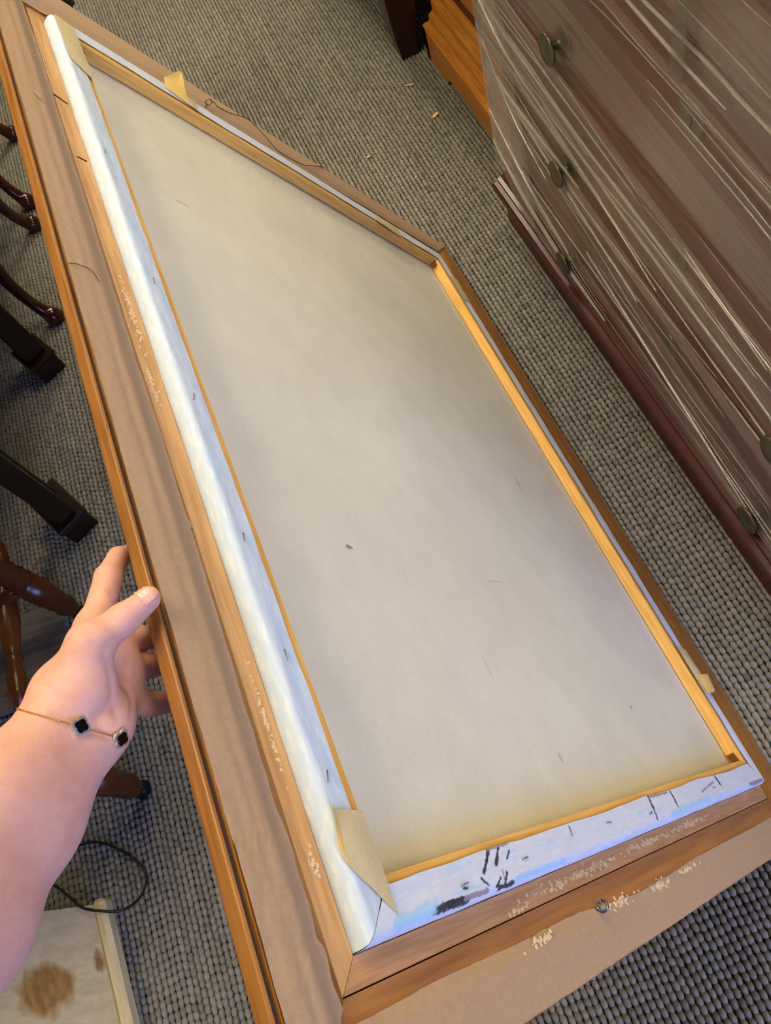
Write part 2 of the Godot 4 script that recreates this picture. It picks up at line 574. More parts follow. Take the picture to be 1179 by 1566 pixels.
	# --- frame: liner with a rebate, and the moulding round it
	var lY := wood("liner", Color(0.70, 0.50, 0.29), Color(0.82, 0.63, 0.40), 1, 8.0)
	var lX := wood("liner_red", Color(0.655, 0.465, 0.30), Color(0.77, 0.57, 0.39), 0, 15.0)
	var mo := wood("moulding", Color(0.48, 0.29, 0.11), Color(0.62, 0.41, 0.18), 1, 9.0, 0.42)
	var mo2 := wood("moulding_b", Color(0.52, 0.34, 0.19), Color(0.66, 0.46, 0.28), 0, 9.0, 0.5)
	var lp := [Vector2(0.0022, -0.0195), Vector2(-0.0060, -0.0195), Vector2(-0.0060, -0.0320), Vector2(0.0203, -0.0320), Vector2(0.0203, -0.0150), Vector2(0.0198, -0.0145), Vector2(0.0026, -0.0145), Vector2(0.0022, -0.0150)]
	var mp := [Vector2(0.0208, -0.0325), Vector2(0.0040, -0.0325), Vector2(0.0040, -0.0360), Vector2(0.012, -0.044), Vector2(0.030, -0.050), Vector2(0.050, -0.045), Vector2(0.070, -0.030), Vector2(0.0800, -0.0195), Vector2(0.0806, -0.0175), Vector2(0.0806, -0.0072), Vector2(0.0800, -0.0060), Vector2(0.0784, -0.0056), Vector2(0.0776, -0.0062), Vector2(0.0774, -0.0125), Vector2(0.0738, -0.0125), Vector2(0.0734, -0.0056), Vector2(0.0440, -0.0055), Vector2(0.0300, -0.0115), Vector2(0.0212, -0.0142)]
	for i in 4:
		var lw := func(p: Vector2, s: float) -> Vector2: return p + (Vector2(0, 0.0003 * nz(s * 11, p.x * 90)) if p.y > -0.016 else Vector2())
		put("frame_liner", mitred(i, lp, 40, lw), lY if i % 2 == 0 else lX, t)
		put("frame_moulding", mitred(i, mp, 1), mo if i % 2 == 0 else mo2, t)
	put("dark_edge", mitred(0, [Vector2(0.0739, -0.0126), Vector2(0.0739, -0.0086), Vector2(0.0772, -0.0082), Vector2(0.0772, -0.0126)], 60, func(p: Vector2, s: float): return p + Vector2(0, 0.0010 * nz(s * 26, p.x * 50) if p.y > -0.01 else 0.0)), tri_mat(ntex("edge_dark", 0.03, 4, [Color(0.13, 0.10, 0.10), Color(0.24, 0.19, 0.18), Color(0.20, 0.16, 0.15), Color(0.42, 0.36, 0.32)], 256, 6), Vector3(20, 20, 20), 0.8), t)  # dark mottled strip laid in the groove of the left moulding
	for s in [[-0.0140, 0.9084, 0.35, 0.017], [-0.0112, 0.7976, 0.05, 0.011]]:
		var st := begin()
		add_box(st, Vector3(s[0], s[1], -0.0143), Vector3(s[3], 0.0020, 0.0014), 0.0004, Basis(Vector3(0, 0, 1), -s[2]))
		put("dark_splinter", finish(st), mat(Color(0.09, 0.05, 0.03), 0.8), t)
	# --- backing paper, glued on the moulding and torn along its inner edge
	var kraft := mat(Color.WHITE, 0.88, 0.0, 0.3)
	kraft.albedo_texture = ntex("kraft", 0.035, 5, [Color(0.64, 0.525, 0.405), Color(0.665, 0.545, 0.425), Color(0.675, 0.555, 0.435), Color(0.70, 0.575, 0.455)], 512, 9)
	kraft.uv1_triplanar = true
	kraft.uv1_scale = Vector3(8, 8, 8)
	kraft.heightmap_enabled = true
	kraft.heightmap_texture = ntex("kraft_bump", 0.03, 5, [Color.BLACK, Color.WHITE], 512, 4)
	kraft.heightmap_scale = 0.02
	var tornL := [Vector2(-0.08, 0.028), Vector2(-0.0233, 0.0265), Vector2(-0.0115, 0.0303), Vector2(0.0084, 0.0262), Vector2(0.0106, 0.0316), Vector2(0.0311, 0.0276), Vector2(0.0533, 0.0281), Vector2(0.0849, 0.0268), Vector2(0.0892, 0.0299), Vector2(0.1145, 0.0286), Vector2(0.1431, 0.0281), Vector2(0.1659, 0.0286), Vector2(0.1947, 0.0273), Vector2(0.2283, 0.0265), Vector2(0.2633, 0.0265), Vector2(0.3083, 0.0252), Vector2(0.3130, 0.0262), Vector2(0.3151, 0.0205), Vector2(0.3182, 0.0251), Vector2(0.3428, 0.0262), Vector2(0.3897, 0.0253), Vector2(0.4352, 0.0258), Vector2(0.4826, 0.0272), Vector2(0.548, 0.0277), Vector2(0.622, 0.0282), Vector2(0.6965, 0.0269), Vector2(0.7718, 0.0281), Vector2(0.8446, 0.0261), Vector2(0.9878, 0.0256), Vector2(1.0541, 0.0276), Vector2(1.1005, 0.0288), Vector2(1.17, 0.028)]
	var tornB := [Vector2(-0.08, 0.034), Vector2(-0.0119, 0.0351), Vector2(0.0544, 0.0339), Vector2(0.0909, 0.0349), Vector2(0.1398, 0.0365), Vector2(0.2015, 0.0364), Vector2(0.2400, 0.0368), Vector2(0.2731, 0.0400), Vector2(0.3401, 0.0446), Vector2(0.4171, 0.0438), Vector2(0.4904, 0.0416), Vector2(0.5859, 0.0417), Vector2(0.6696, 0.0425), Vector2(0.7755, 0.0415), Vector2(0.88, 0.041)]
	var tornR := [Vector2(-0.08, 0.040), Vector2(0.2, 0.036), Vector2(0.4, 0.033), Vector2(0.55, 0.030), Vector2(0.7, 0.034), Vector2(1.2, 0.031)]
	var tornT := [Vector2(-0.08, 0.0225), Vector2(0.3, 0.0225), Vector2(0.45, 0.030), Vector2(0.6, 0.034), Vector2(0.9, 0.035)]
	var torn := [tornL, tornB, tornR, tornT]
	var outer := [0.0740, 0.0795, 0.0792, 0.0790]
	for i in [0, 1, 3]:
		var pp := []
		for k in 17:
			pp.append(Vector2(lerpf(outer[i], 0.026, k / 16.0), 0.0))
		var back := func(d: float) -> float:  # height of the moulding's back
			if d > 0.044: return -0.0055
			if d > 0.030: return lerpf(-0.0115, -0.0055, (d - 0.030) / 0.014)
			return lerpf(-0.0142, -0.0115, (d - 0.021) / 0.009)
		var ww := func(p: Vector2, s: float) -> Vector2:
			var e: float = (outer[i] - p.x) / (outer[i] - 0.026)
			var d1: float = poly_at(torn[i], s) + 0.0006 * nz(s * 60, i * 3.0) + 0.0004 * nz(s * 160, i)
			var d0: float = outer[i] + 0.0009 * nz(s * 8, i * 4.0) + 0.0005 * nz(s * 45, i)
			var d := lerpf(d0, d1, e)
			# the paper bridges the step in a flatter slope than the wood
			var soft: float = lerpf(-0.0046, -0.0128, smoothstep(0.058, 0.030, d)) + 0.0004 * exp(-pow((d - 0.057) / 0.006, 2))
			var h: float = maxf(back.call(d) + 0.0007, soft)
			h += 0.0004 * nz(s * 7, d * 60, i) + 0.0003 * nz(s * 22, d * 120, i * 2.0)
			if e > 0.94: h += 0.0009 + 0.0008 * nz(s * 30, i * 6.0)
			if i == 0 and s < 0.075: h += 0.0016 * maxf(0, nz(s * 30, d * 45, 8.0)) + 0.0008
			return Vector2(d, maxf(h, back.call(d) + 0.0004))
		var bp := put("backing_paper", mitred(i, pp, 260, ww, true), kraft, t)
		bp.set_meta("label", "torn brown kraft backing paper")
	# --- residue of glue and paper on the wood
	var res := mat(Color(0.86, 0.74, 0.58), 0.9)
	for g in [[-0.0118, 0.56, 0.10, 0.0032, 1, -0.0145], [-0.0150, 0.47, 0.05, 0.003, 1, -0.0145], [-0.011, 0.15, 0.06, 0.0016, 1, -0.0145], [-0.010, 0.0588, 0.02, 0.003, 1, -0.0145], [0.28, -0.0118, 0.15, 0.0045, 0, -0.0145], [0.42, -0.0102, 0.12, 0.0032, 0, -0.0145], [0.54, -0.0106, 0.09, 0.0025, 0, -0.0145], [0.175, -0.017, 0.02, 0.002, 0, -0.0145], [0.3044, -0.0437, 0.045, 0.0040, 0, -0.0050], [0.385, -0.0472, 0.045, 0.0034, 0, -0.0050], [0.46, -0.0473, 0.035, 0.0014, 0, -0.0050], [0.17, -0.042, 0.03, 0.003, 0, -0.0050]]:
		var st := begin()
		for k in int(g[2] * 900):
			var a: float = rng.randfn(0, 0.3) * g[2]
			var b: float = rng.randfn(0, 0.5) * g[3]
			var p := Vector3(g[0] + (b if g[4] == 1 else a), g[1] + (a if g[4] == 1 else b), g[5] + 0.0003)
			add_box(st, p, Vector3(rng.randf_range(0.0006, 0.0022), rng.randf_range(0.0012, 0.0034), rng.randf_range(0.0004, 0.0009)), 0.0, Basis(Vector3(0, 0, 1), rng.randf_range(-0.5, 0.5)))
		var o := put("glue_residue", finish(st), res, t)
		o.set_meta("kind", "stuff")
	# --- masking tape
	var tape := mat(Color(0.78, 0.71, 0.55), 0.6)
	tape.albedo_texture = ntex("tape", 0.05, 4, [Color(0.94, 0.94, 0.93), Color.WHITE, Color(0.97, 0.965, 0.95)], 256, 12)
	tape.uv1_triplanar = true
	tape.uv1_scale = Vector3(12, 12, 12)
	tape.backlight_enabled = true
	tape.backlight = Color(0.25, 0.2, 0.1)
	var ylw := mat(Color(0.88, 0.74, 0.42), 0.55)
	ylw.backlight_enabled = true
	ylw.backlight = Color(0.35, 0.26, 0.1)
	var sheet := func(p00: Vector3, p10: Vector3, p11: Vector3, p01: Vector3, bulge: float, m: Material) -> void:
		var o := put("masking_tape", grid(10, 10, func(a, b):
			var p := p00.lerp(p10, a).lerp(p01.lerp(p11, a), b)
			return p + Vector3(0.0004 * nz(b * 9, a * 3, p00.y * 50), 0.0004 * nz(a * 9, b * 3, 3), bulge * sin(PI * a) * sin(PI * b) + 0.0003 * nz(a * 5, b * 5, p00.x * 90))), m, t)
		o.set_meta("label", "piece of beige masking tape")
	sheet.call(Vector3(0.0006, 0.0440, 0.0042), Vector3(0.0288, 0.0080, 0.0036), Vector3(0.0296, 0.0755, 0.0038), Vector3(0.0046, 0.0805, 0.0042), 0.0012, tape)
	sheet.call(Vector3(0.0006, 0.0440, 0.0042), Vector3(-0.0030, 0.0560, 0.0040), Vector3(0.0042, 0.0870, 0.0070), Vector3(0.0052, 0.0820, 0.0042), 0.0, ylw)
	sheet.call(Vector3(0.0035, 0.985, 0.0040), Vector3(0.0295, 0.960, 0.0036), Vector3(0.0275, 1.0780, 0.0036), Vector3(0.0015, 1.0835, 0.0038), 0.0008, tape)
	sheet.call(Vector3(0.158, 1.0700, 0.0036), Vector3(0.196, 1.0600, 0.0034), Vector3(0.190, 1.082, 0.0105), Vector3(0.157, 1.085, 0.0090), 0.001, ylw)
	sheet.call(Vector3(0.157, 1.085, 0.0090), Vector3(0.190, 1.082, 0.0105), Vector3(0.186, 1.106, 0.0200), Vector3(0.182, 1.108, 0.0205), -0.001, ylw)
	sheet.call(Vector3(0.190, 1.060, 0.0036), Vector3(0.209, 1.058, 0.0036), Vector3(0.212, 1.085, 0.0040), Vector3(0.193, 1.080, 0.0050), 0.001, tape)
	sheet.call(Vector3(0.590, 1.058, 0.0036), Vector3(0.655, 1.050, 0.0036), Vector3(0.660, 1.079, 0.0038), Vector3(0.596, 1.076, 0.0040), 0.0012, tape)
	sheet.call(Vector3(0.772, 0.130, 0.0036), Vector3(0.800, 0.132, 0.0060), Vector3(0.798, 0.200, 0.0036), Vector3(0.772, 0.205, 0.0036), 0.0030, tape)
	sheet.call(Vector3(0.776, 0.128, 0.0050), Vector3(0.802, 0.130, 0.0080), Vector3(0.804, 0.155, 0.0110), Vector3(0.778, 0.158, 0.0060), 0.002, ylw)
	sheet.call(Vector3(0.775, 0.940, 0.0036), Vector3(0.797, 0.945, 0.0036), Vector3(0.799, 1.010, 0.0038), Vector3(0.776, 1.010, 0.0036), 0.001, tape)
	# --- hanging hardware: screw eyes and the loose wire, and a screw with a strap hanger at the bottom
	var brass := mat(Color(0.52, 0.50, 0.42), 0.3, 0.9)
	var st2 := begin(true)
	var ring := []
	for k in 17:
		ring.append(Vector3(0.2500 + 0.0045 * cos(TAU * k / 16), 1.1215, 0.0005 + 0.0045 * sin(TAU * k / 16)))
	add_tube(st2, ring, 0.0010, 8)
	add_tube(st2, [Vector3(0.25, 1.1215, -0.010), Vector3(0.25, 1.1215, -0.004)], 0.0013, 8)
	put("screw_eye", finish(st2), brass, t)
	put("hanging_wire", tube(curve([Vector3(0.2520, 1.1215, 0.004), Vector3(0.262, 1.128, 0.002), Vector3(0.275, 1.136, -0.003), Vector3(0.30, 1.142, -0.003), Vector3(0.335, 1.150, 0.001), Vector3(0.365, 1.138, -0.002), Vector3(0.385, 1.112, -0.003), Vector3(0.408, 1.108, -0.002), Vector3(0.445, 1.118, -0.003), Vector3(0.48, 1.140, -0.002), Vector3(0.52, 1.168, -0.006), Vector3(0.56, 1.19, -0.03)], 6), 0.0006, 6), mat(Color(0.16, 0.13, 0.10), 0.4, 0.6), t)
	var st3 := begin(true)
	var c3 := Vector3(0.2665, -0.0405, -0.0035)
	var ring3 := []
	for k in 17:
		ring3.append(c3 + Vector3(0.0016 * cos(TAU * k / 16), 0.0040 * cos(TAU * k / 16), 0.0045 + 0.0045 * sin(TAU * k / 16)))
	add_tube(st3, ring3, 0.0012, 8)
	add_tube(st3, [c3 - Vector3(0, 0, 0.004), c3 + Vector3(0, 0, 0.001)], 0.0016, 8)
	put("screw_eye", finish(st3), mat(Color(0.42, 0.45, 0.48), 0.25, 0.95), t)
	put("loose_thread", tube(curve([Vector3(-0.0740, 0.5835, -0.0036), Vector3(-0.066, 0.586, -0.0030), Vector3(-0.052, 0.584, -0.0030), Vector3(-0.044, 0.571, -0.0062), Vector3(-0.034, 0.566, -0.0095)], 5), 0.00035, 5), mat(Color(0.14, 0.09, 0.06), 0.6), t)
	# tear in the paper on the left, and a few creases
	var tear := begin()
	for k in 5:
		var p := Vector3(-0.0555 + 0.003 * k * 0.4, 0.8665 - 0.0035 * k * 0.5, -0.0028)
		add_box(tear, p, Vector3(0.0035, 0.0014, 0.0010), 0.0003, Basis(Vector3(0, 0, 1), -0.6 + 0.2 * k))
	put("torn_flap", finish(tear), mat(Color(0.72, 0.58, 0.42), 0.9), t)

# ------------------------------------------------------------------ furniture on the right
func dresser() -> void:
	var t := thing("chest_of_drawers", "dark mahogany chest of drawers wrapped in clear plastic stretch film", "chest of drawers", Transform3D(Basis(), Vector3(0.70, 0, -0.655)))
	var off := Vector3(0.70, 0, -0.655)
	var mz := wood("mahogany", Color(0.29, 0.112, 0.087), Color(0.38, 0.168, 0.128), 2, 5.0, 0.32)
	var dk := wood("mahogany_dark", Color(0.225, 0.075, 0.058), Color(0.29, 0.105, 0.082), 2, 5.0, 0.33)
	var z0 := -1.226
	var z1 := -0.095
	var zc := (z0 + z1) / 2 - off.z
	var ln := z1 - z0
	var st := begin()
	add_box(st, Vector3(0.70, 0.665, (z0 + z1) / 2) - off, Vector3(0.496, 1.05, ln), 0.004)
	put("body", finish(st), mz, t)
	# base: plinth, projecting moulding and cove, swept along z
	var f := func(p: Vector2, z: float) -> Vector3: return Vector3(p.x, p.y, z) - off
	var prof := [Vector2(0.436, 0.002), Vector2(0.96, 0.002), Vector2(0.96, 0.140), Vector2(0.450, 0.140), Vector2(0.444, 0.138), Vector2(0.437, 0.131), Vector2(0.430, 0.127), Vector2(0.4225, 0.1255), Vector2(0.4215, 0.1215), Vector2(0.4135, 0.1205), Vector2(0.4105, 0.1175), Vector2(0.4100, 0.1050), Vector2(0.4135, 0.1020), Vector2(0.4255, 0.1000), Vector2(0.4310, 0.0960), Vector2(0.4330, 0.0900), Vector2(0.4335, 0.004)]
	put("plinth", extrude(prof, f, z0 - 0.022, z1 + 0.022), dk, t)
	# drawers
	var ys := [[0.150, 0.312], [0.322, 0.520], [0.530, 0.730], [0.740, 0.935], [0.945, 1.150]]
	var brass := mat(Color(0.42, 0.40, 0.33), 0.35, 0.85)
	var hole := mat(Color(0.03, 0.025, 0.02), 0.6)
	var handle_y := [0.166, 0.366, 0.577, 0.79, 1.00]
	var key_y := [0.262, 0.449, 0.655, 0.862, 1.07]
	for i in 5:
		var d := begin()
		var y0: float = ys[i][0]
		var y1: float = ys[i][1]
		add_box(d, Vector3(0.4470, (y0 + y1) / 2, (z0 + z1) / 2) - off, Vector3(0.014, y1 - y0 - 0.006, ln - 0.10), 0.003)
		# cock bead round the front
		for yy in [y0 + 0.002, y1 - 0.002]:
			add_box(d, Vector3(0.4405, yy, (z0 + z1) / 2) - off, Vector3(0.010, 0.004, ln - 0.095), 0.0014)
		var dr := put("drawer", finish(d), mz, t)
		for zz in [-0.944, -0.369]:
			var turn := Basis(Vector3(0, 0, 1), PI / 2)
			var at := Vector3(0.440, handle_y[i], zz) - off
			put("handle", lathe([Vector2(0.0, 0.0), Vector2(0.024, 0.0), Vector2(0.0245, 0.002), Vector2(0.021, 0.0035), Vector2(0.018, 0.0026), Vector2(0.010, 0.004), Vector2(0.006, 0.007), Vector2(0.0055, 0.018), Vector2(0.010, 0.0215), Vector2(0.021, 0.0225), Vector2(0.0225, 0.0245), Vector2(0.0215, 0.027), Vector2(0.018, 0.0262), Vector2(0.008, 0.0285), Vector2(0.0, 0.029)], 28, turn, at), brass, dr)
		var turn2 := Basis(Vector3(0, 0, 1), PI / 2)
		put("keyhole_plate", lathe([Vector2(0.0, 0.0), Vector2(0.0225, 0.0), Vector2(0.0235, 0.0016), Vector2(0.0205, 0.0034), Vector2(0.0180, 0.0026), Vector2(0.006, 0.0026), Vector2(0.0, 0.0026)], 28, turn2, Vector3(0.440, key_y[i], -0.636) - off), brass, dr)
		var kh := begin()
		add_box(kh, Vector3(0.4372, key_y[i] - 0.004, -0.636) - off, Vector3(0.0008, 0.013, 0.0034), 0.0002)
		add_box(kh, Vector3(0.4372, key_y[i] + 0.004, -0.636) - off, Vector3(0.0008, 0.006, 0.0064), 0.0002)
		put("keyhole", finish(kh), hole, dr)

func film_mat(a: float, rough: float, c := Color(0.70, 0.60, 0.55), spec := 0.55) -> StandardMaterial3D:
	var m := mat(Color(c, a), rough, 0.0, spec)
	m.transparency = BaseMaterial3D.TRANSPARENCY_ALPHA
	m.cull_mode = BaseMaterial3D.CULL_DISABLED
	return m

func plastic_wrap() -> void:
	var t := thing("stretch_film", "clear plastic stretch film wound in pleated bands round the chest of drawers", "plastic wrap", Transform3D(Basis(), Vector3(0.42, 0.15, -0.655)))
	var off := Vector3(0.42, 0.15, -0.655)
	# y of the film's band line at z: bands slant down towards the near end, steeper by the far corner
	var line := func(y: float, z: float, slant: float) -> float:
		var e := (z + 0.655)
		return y - slant * e - 0.10 * exp((-1.24 - z) / 0.10) * 0.0
	var bands := [[0.150, 0.34, 0.10, 0.02], [0.27, 0.50, 0.13, 0.02], [0.42, 0.66, 0.10, 0.02], [0.56, 0.84, 0.06, 0.02], [0.72, 1.00, 0.12, 0.02], [0.90, 1.16, 0.10, 0.02], [0.17, 0.20, 0.09, 0.08], [0.225, 0.29, 0.11, 0.05], [0.335, 0.365, 0.10, 0.10], [0.40, 0.47, 0.08, 0.05], [0.505, 0.525, 0.12, 0.11], [0.575, 0.64, 0.10, 0.04], [0.70, 0.72, 0.09, 0.11], [0.775, 0.85, 0.13, 0.04], [0.905, 0.93, 0.11, 0.09]]
	var bi := 0
	for b in bands:
		var sl: float = b[2]
		var shape := func(a: float, c: float) -> Vector3:
			# a runs along the band (far to near), with the last bit turned round each corner; c across it
			var z := lerpf(-1.30, -0.01, a)
			var x := 0.4285 - 0.0009 * bi
			var zz := z
			if z < -1.232:
				x += (-1.232 - z) * 6.0
				zz = -1.232 - 0.0006 * bi
			if z > -0.078:
				x += (z + 0.078) * 6.0
				zz = -0.078
			var y: float = lerpf(b[0], b[1], c) - sl * (zz + 0.655)
			y = maxf(y, 0.152 + 0.075 * smoothstep(-0.95, -1.23, zz) + 0.010 * nz(zz * 4, bi * 3.0))
			var corner := smoothstep(-1.24, -1.16, z)
			x -= corner * 0.0010 * nz(c * 16, zz * 0.8, bi * 5.0) * smoothstep(-0.2, 0.5, nz(c * 3, zz, bi * 2.0)) + corner * 0.0030 * nz(c * 4.5, zz * 0.9, bi * 8.0)
			return Vector3(x, y, zz) - off
		put("film_band", grid(70, 90, shape), film_mat(b[3], 0.22), t)
		bi += 1
	# the film is bunched at the far lower corner
	for e in [[0.20, 0.47, 0.13, 0.16], [0.24, 0.62, 0.09, 0.10]]:
		put("film_gather", grid(24, 60, func(a, c):
			var z := lerpf(-1.238, -1.06 - 0.05 * c, a)
			var y: float = lerpf(e[0], e[1], c) - e[2] * a - 0.02 * a * nz(c * 3, a)
			var x: float = 0.4225 - 0.0016 * nz(c * 22, a * 0.7, e[3] * 40) * smoothstep(0.0, 0.3, a) - 0.002 * nz(c * 5, a * 0.5, e[3] * 9) * a
			return Vector3(x, y, z) - off), film_mat(e[3], 0.2, Color(0.80, 0.76, 0.74)), t)
	# folds gathered into fine ropes along the bands
	var r := RandomNumberGenerator.new()
	r.seed = 21
	var fine := begin(true)
	for k in 64:
		var b2: Array = bands[r.randi() % 5]
		var y0 := r.randf_range(0.16, 1.05)
		var sl := r.randf_range(0.0, 0.10)
		var za := r.randf_range(-1.23, -0.5)
		var zb := minf(-0.09, za + r.randf_range(0.18, 0.9))
		if k < 24:   # thick at the far lower corner where the film is bunched
			za = -1.236
			y0 = r.randf_range(0.16, 0.62)
			zb = za + r.randf_range(0.15, 0.75)
			sl = r.randf_range(0.06, 0.22)
			y0 -= sl * 0.3
		var rad := r.randf_range(0.0004, 0.0010) if r.randf() < 0.75 else r.randf_range(0.0012, 0.0026)
		var pts := []
		var rr := []
		for i in 13:
			var e := i / 12.0
			var z := lerpf(za, zb, e)
			var y := y0 - sl * (z + (0.655 if k >= 24 else 1.236)) + (0.3 * sl if k < 24 else 0.0) + 0.006 * nz(z * 3, k * 2.0)
			pts.append(Vector3(0.4245 - 0.002 * nz(z * 5, k), maxf(y, 0.158 + 0.075 * smoothstep(-0.95, -1.23, z)), z) - off)
			rr.append(rad * (0.35 + 0.65 * sin(PI * clampf(e, 0.04, 0.96))))
		add_tube(fine, pts, rr, 6, false)
	for e in [[[Vector2(0.535, -1.232), Vector2(0.48, -1.13), Vector2(0.455, -1.03)], 0.0030], [[Vector2(0.405, -1.17), Vector2(0.3916, -1.104), Vector2(0.3848, -0.8786)], 0.0036], [[Vector2(0.230, -1.234), Vector2(0.188, -1.12), Vector2(0.158, -0.95), Vector2(0.152, -0.80)], 0.0042], [[Vector2(0.742, -0.78), Vector2(0.738, -0.74), Vector2(0.729, -0.64), Vector2(0.725, -0.56)], 0.0022], [[Vector2(0.300, -1.232), Vector2(0.235, -1.08), Vector2(0.20, -0.93)], 0.0030], [[Vector2(0.265, -0.863), Vector2(0.22, -0.62), Vector2(0.17, -0.37)], 0.0026], [[Vector2(0.505, -0.60), Vector2(0.471, -0.42)], 0.0018], [[Vector2(0.46, -1.232), Vector2(0.36, -1.12), Vector2(0.31, -1.0)], 0.0022]]:
		var pts := []
		for q in e[0]: pts.append(Vector3(0.4215, q.y, 0) * Vector3(1, 0, 0) + Vector3(0, q.x, q.y) - off)
		var cc := curve(pts, 6)
		var rr := []
		for i in cc.size(): rr.append(e[1] * (0.3 + 0.7 * sin(PI * clampf(float(i) / (cc.size() - 1), 0.05, 0.95))))
		add_tube(fine, cc, rr, 8, false)
	var fo := put("film_folds", finish(fine), film_mat(0.30, 0.16, Color(0.8, 0.78, 0.74), 1.0), t)
	fo.set_meta("kind", "stuff")
	# strip of packing tape hanging on the front
	put("tape_strip", grid(2, 12, func(a, b): return Vector3(0.4165 + 0.0006 * nz(b * 7), lerpf(0.712, 0.90, b), -0.652 + 0.024 * a + 0.002 * b) - off), film_mat(0.45, 0.3, Color(0.36, 0.38, 0.33)), t)

func oak_chest() -> void:
	var t := thing("oak_chest", "honey coloured oak chest with a stepped moulded base on bracket feet behind the wrapped chest", "chest", Transform3D(Basis(), Vector3(0.75, 0, -1.60)))
	var off := Vector3(0.75, 0, -1.60)
	var oak := wood("oak", Color(0.64, 0.38, 0.115), Color(0.80, 0.53, 0.21), 2, 8.0, 0.38)
	var f := func(p: Vector2, z: float) -> Vector3: return Vector3(p.x, p.y, z) - off
	var z0 := -1.868
	var z1 := -1.30
	# bracket foot board with its cut-out along the floor
	var board := [Vector2(z0, 0.003), Vector2(z0 + 0.125, 0.003), Vector2(z0 + 0.135, 0.018), Vector2(z0 + 0.155, 0.026), Vector2(z1 - 0.155, 0.026), Vector2(z1 - 0.135, 0.018), Vector2(z1 - 0.125, 0.003), Vector2(z1, 0.003), Vector2(z1, 0.088), Vector2(z0, 0.088)]
	put("plinth_board", extrude(board, func(p: Vector2, x: float): return Vector3(-x, p.y, p.x) - off, -0.525, -0.5030), oak, t)
	var side := [Vector2(0.5030, 0.003), Vector2(0.62, 0.003), Vector2(0.63, 0.02), Vector2(0.86, 0.02), Vector2(0.87, 0.003), Vector2(0.98, 0.003), Vector2(0.98, 0.088), Vector2(0.5030, 0.088)]
	put("plinth_board", extrude(side, f, z0, z0 + 0.02), oak, t)
	var prof := [Vector2(0.98, 0.088), Vector2(0.98, 0.160), Vector2(0.560, 0.160), Vector2(0.5535, 0.1560), Vector2(0.5515, 0.1500), Vector2(0.5510, 0.1410), Vector2(0.5485, 0.1375), Vector2(0.5390, 0.1350), Vector2(0.5365, 0.1315), Vector2(0.5360, 0.1130), Vector2(0.5340, 0.1095), Vector2(0.5265, 0.1070), Vector2(0.5245, 0.1035), Vector2(0.5240, 0.0945), Vector2(0.5215, 0.0915), Vector2(0.5080, 0.0905), Vector2(0.5045, 0.088)]
	put("base_moulding", extrude(prof, f, z0, z1), oak, t)
	var st := begin()
	add_box(st, Vector3(0.7725, 0.50, (z0 + z1) / 2) - off, Vector3(0.415, 0.684, z1 - z0 - 0.05), 0.004)
	put("body", finish(st), wood("oak_brown", Color(0.22, 0.105, 0.04), Color(0.34, 0.17, 0.06), 2, 8.0, 0.4), t)
	var s2 := begin()
	add_box(s2, Vector3(0.5605, 0.30, (z0 + z1) / 2) - off, Vector3(0.012, 0.19, z1 - z0 - 0.12), 0.004)
	put("drawer", finish(s2), oak, t)
	put("top", box(Vector3(0.50, 0.025, z1 - z0 + 0.02), 0.006, Vector3(0.75, 0.8545, (z0 + z1) / 2) - off), oak, t)

func dark_cabinet() -> void:
	var t := thing("dark_cabinet", "dark red mahogany cabinet with a square bracket foot beyond the oak chest", "cabinet", Transform3D(Basis(), Vector3(0.70, 0, -2.35)))
	var off := Vector3(0.70, 0, -2.35)
	var dk := wood("mahogany_deep", Color(0.13, 0.035, 0.03), Color(0.19, 0.06, 0.045), 1, 5.0, 0.3)
	for zz in [-1.925, -2.72]:
		for xx in [0.468, 0.94]:
			# foot that swells outward at the top
			var st := begin()
			var lv := [[0.0, 0.022], [0.02, 0.024], [0.06, 0.030], [0.12, 0.034], [0.20, 0.036]]
			for i in 4:
				var a: float = lv[i][1]
				var b: float = lv[i + 1][1]
				var c := Vector3(xx, 0, zz) - off
				var q := [[-1, 1], [1, 1], [1, -1], [-1, -1]]
				for k in 4:
					var k2 := (k + 1) % 4
					quad(st, c + Vector3(q[k][0] * a, lv[i][0], q[k][1] * a), c + Vector3(q[k2][0] * a, lv[i][0], q[k2][1] * a), c + Vector3(q[k2][0] * b, lv[i + 1][0], q[k2][1] * b), c + Vector3(q[k][0] * b, lv[i + 1][0], q[k][1] * b))
			put("leg", finish(st), dk, t)
	var s := begin()
	add_box(s, Vector3(0.705, 0.62, -2.32) - off, Vector3(0.545, 0.84, 0.86), 0.006)
	put("body", finish(s), dk, t)
	put("base_rail", box(Vector3(0.57, 0.03, 0.88), 0.008, Vector3(0.705, 0.2, -2.32) - off), dk, t)
	# far away, under the top edge of the picture
	var u := thing("black_side_table", "black side table whose foot shows beyond the far corner of the frame", "table", Transform3D(Basis(), Vector3(-0.475, 0, -3.13)))
	var blk := mat(Color(0.035, 0.03, 0.028), 0.4)
	for xx in [-0.16, 0.13]:
		for zz in [-0.2, 0.2]:
			put("leg", lathe([Vector2(0, 0.001), Vector2(0.030, 0.001), Vector2(0.033, 0.03), Vector2(0.022, 0.06), Vector2(0.02, 0.30), Vector2(0.026, 0.45), Vector2(0, 0.45)], 14, Basis(), Vector3(xx, 0, zz)), blk, u)
	put("tabletop", box(Vector3(0.44, 0.03, 0.52), 0.008, Vector3(0, 0.465, 0)), blk, u)

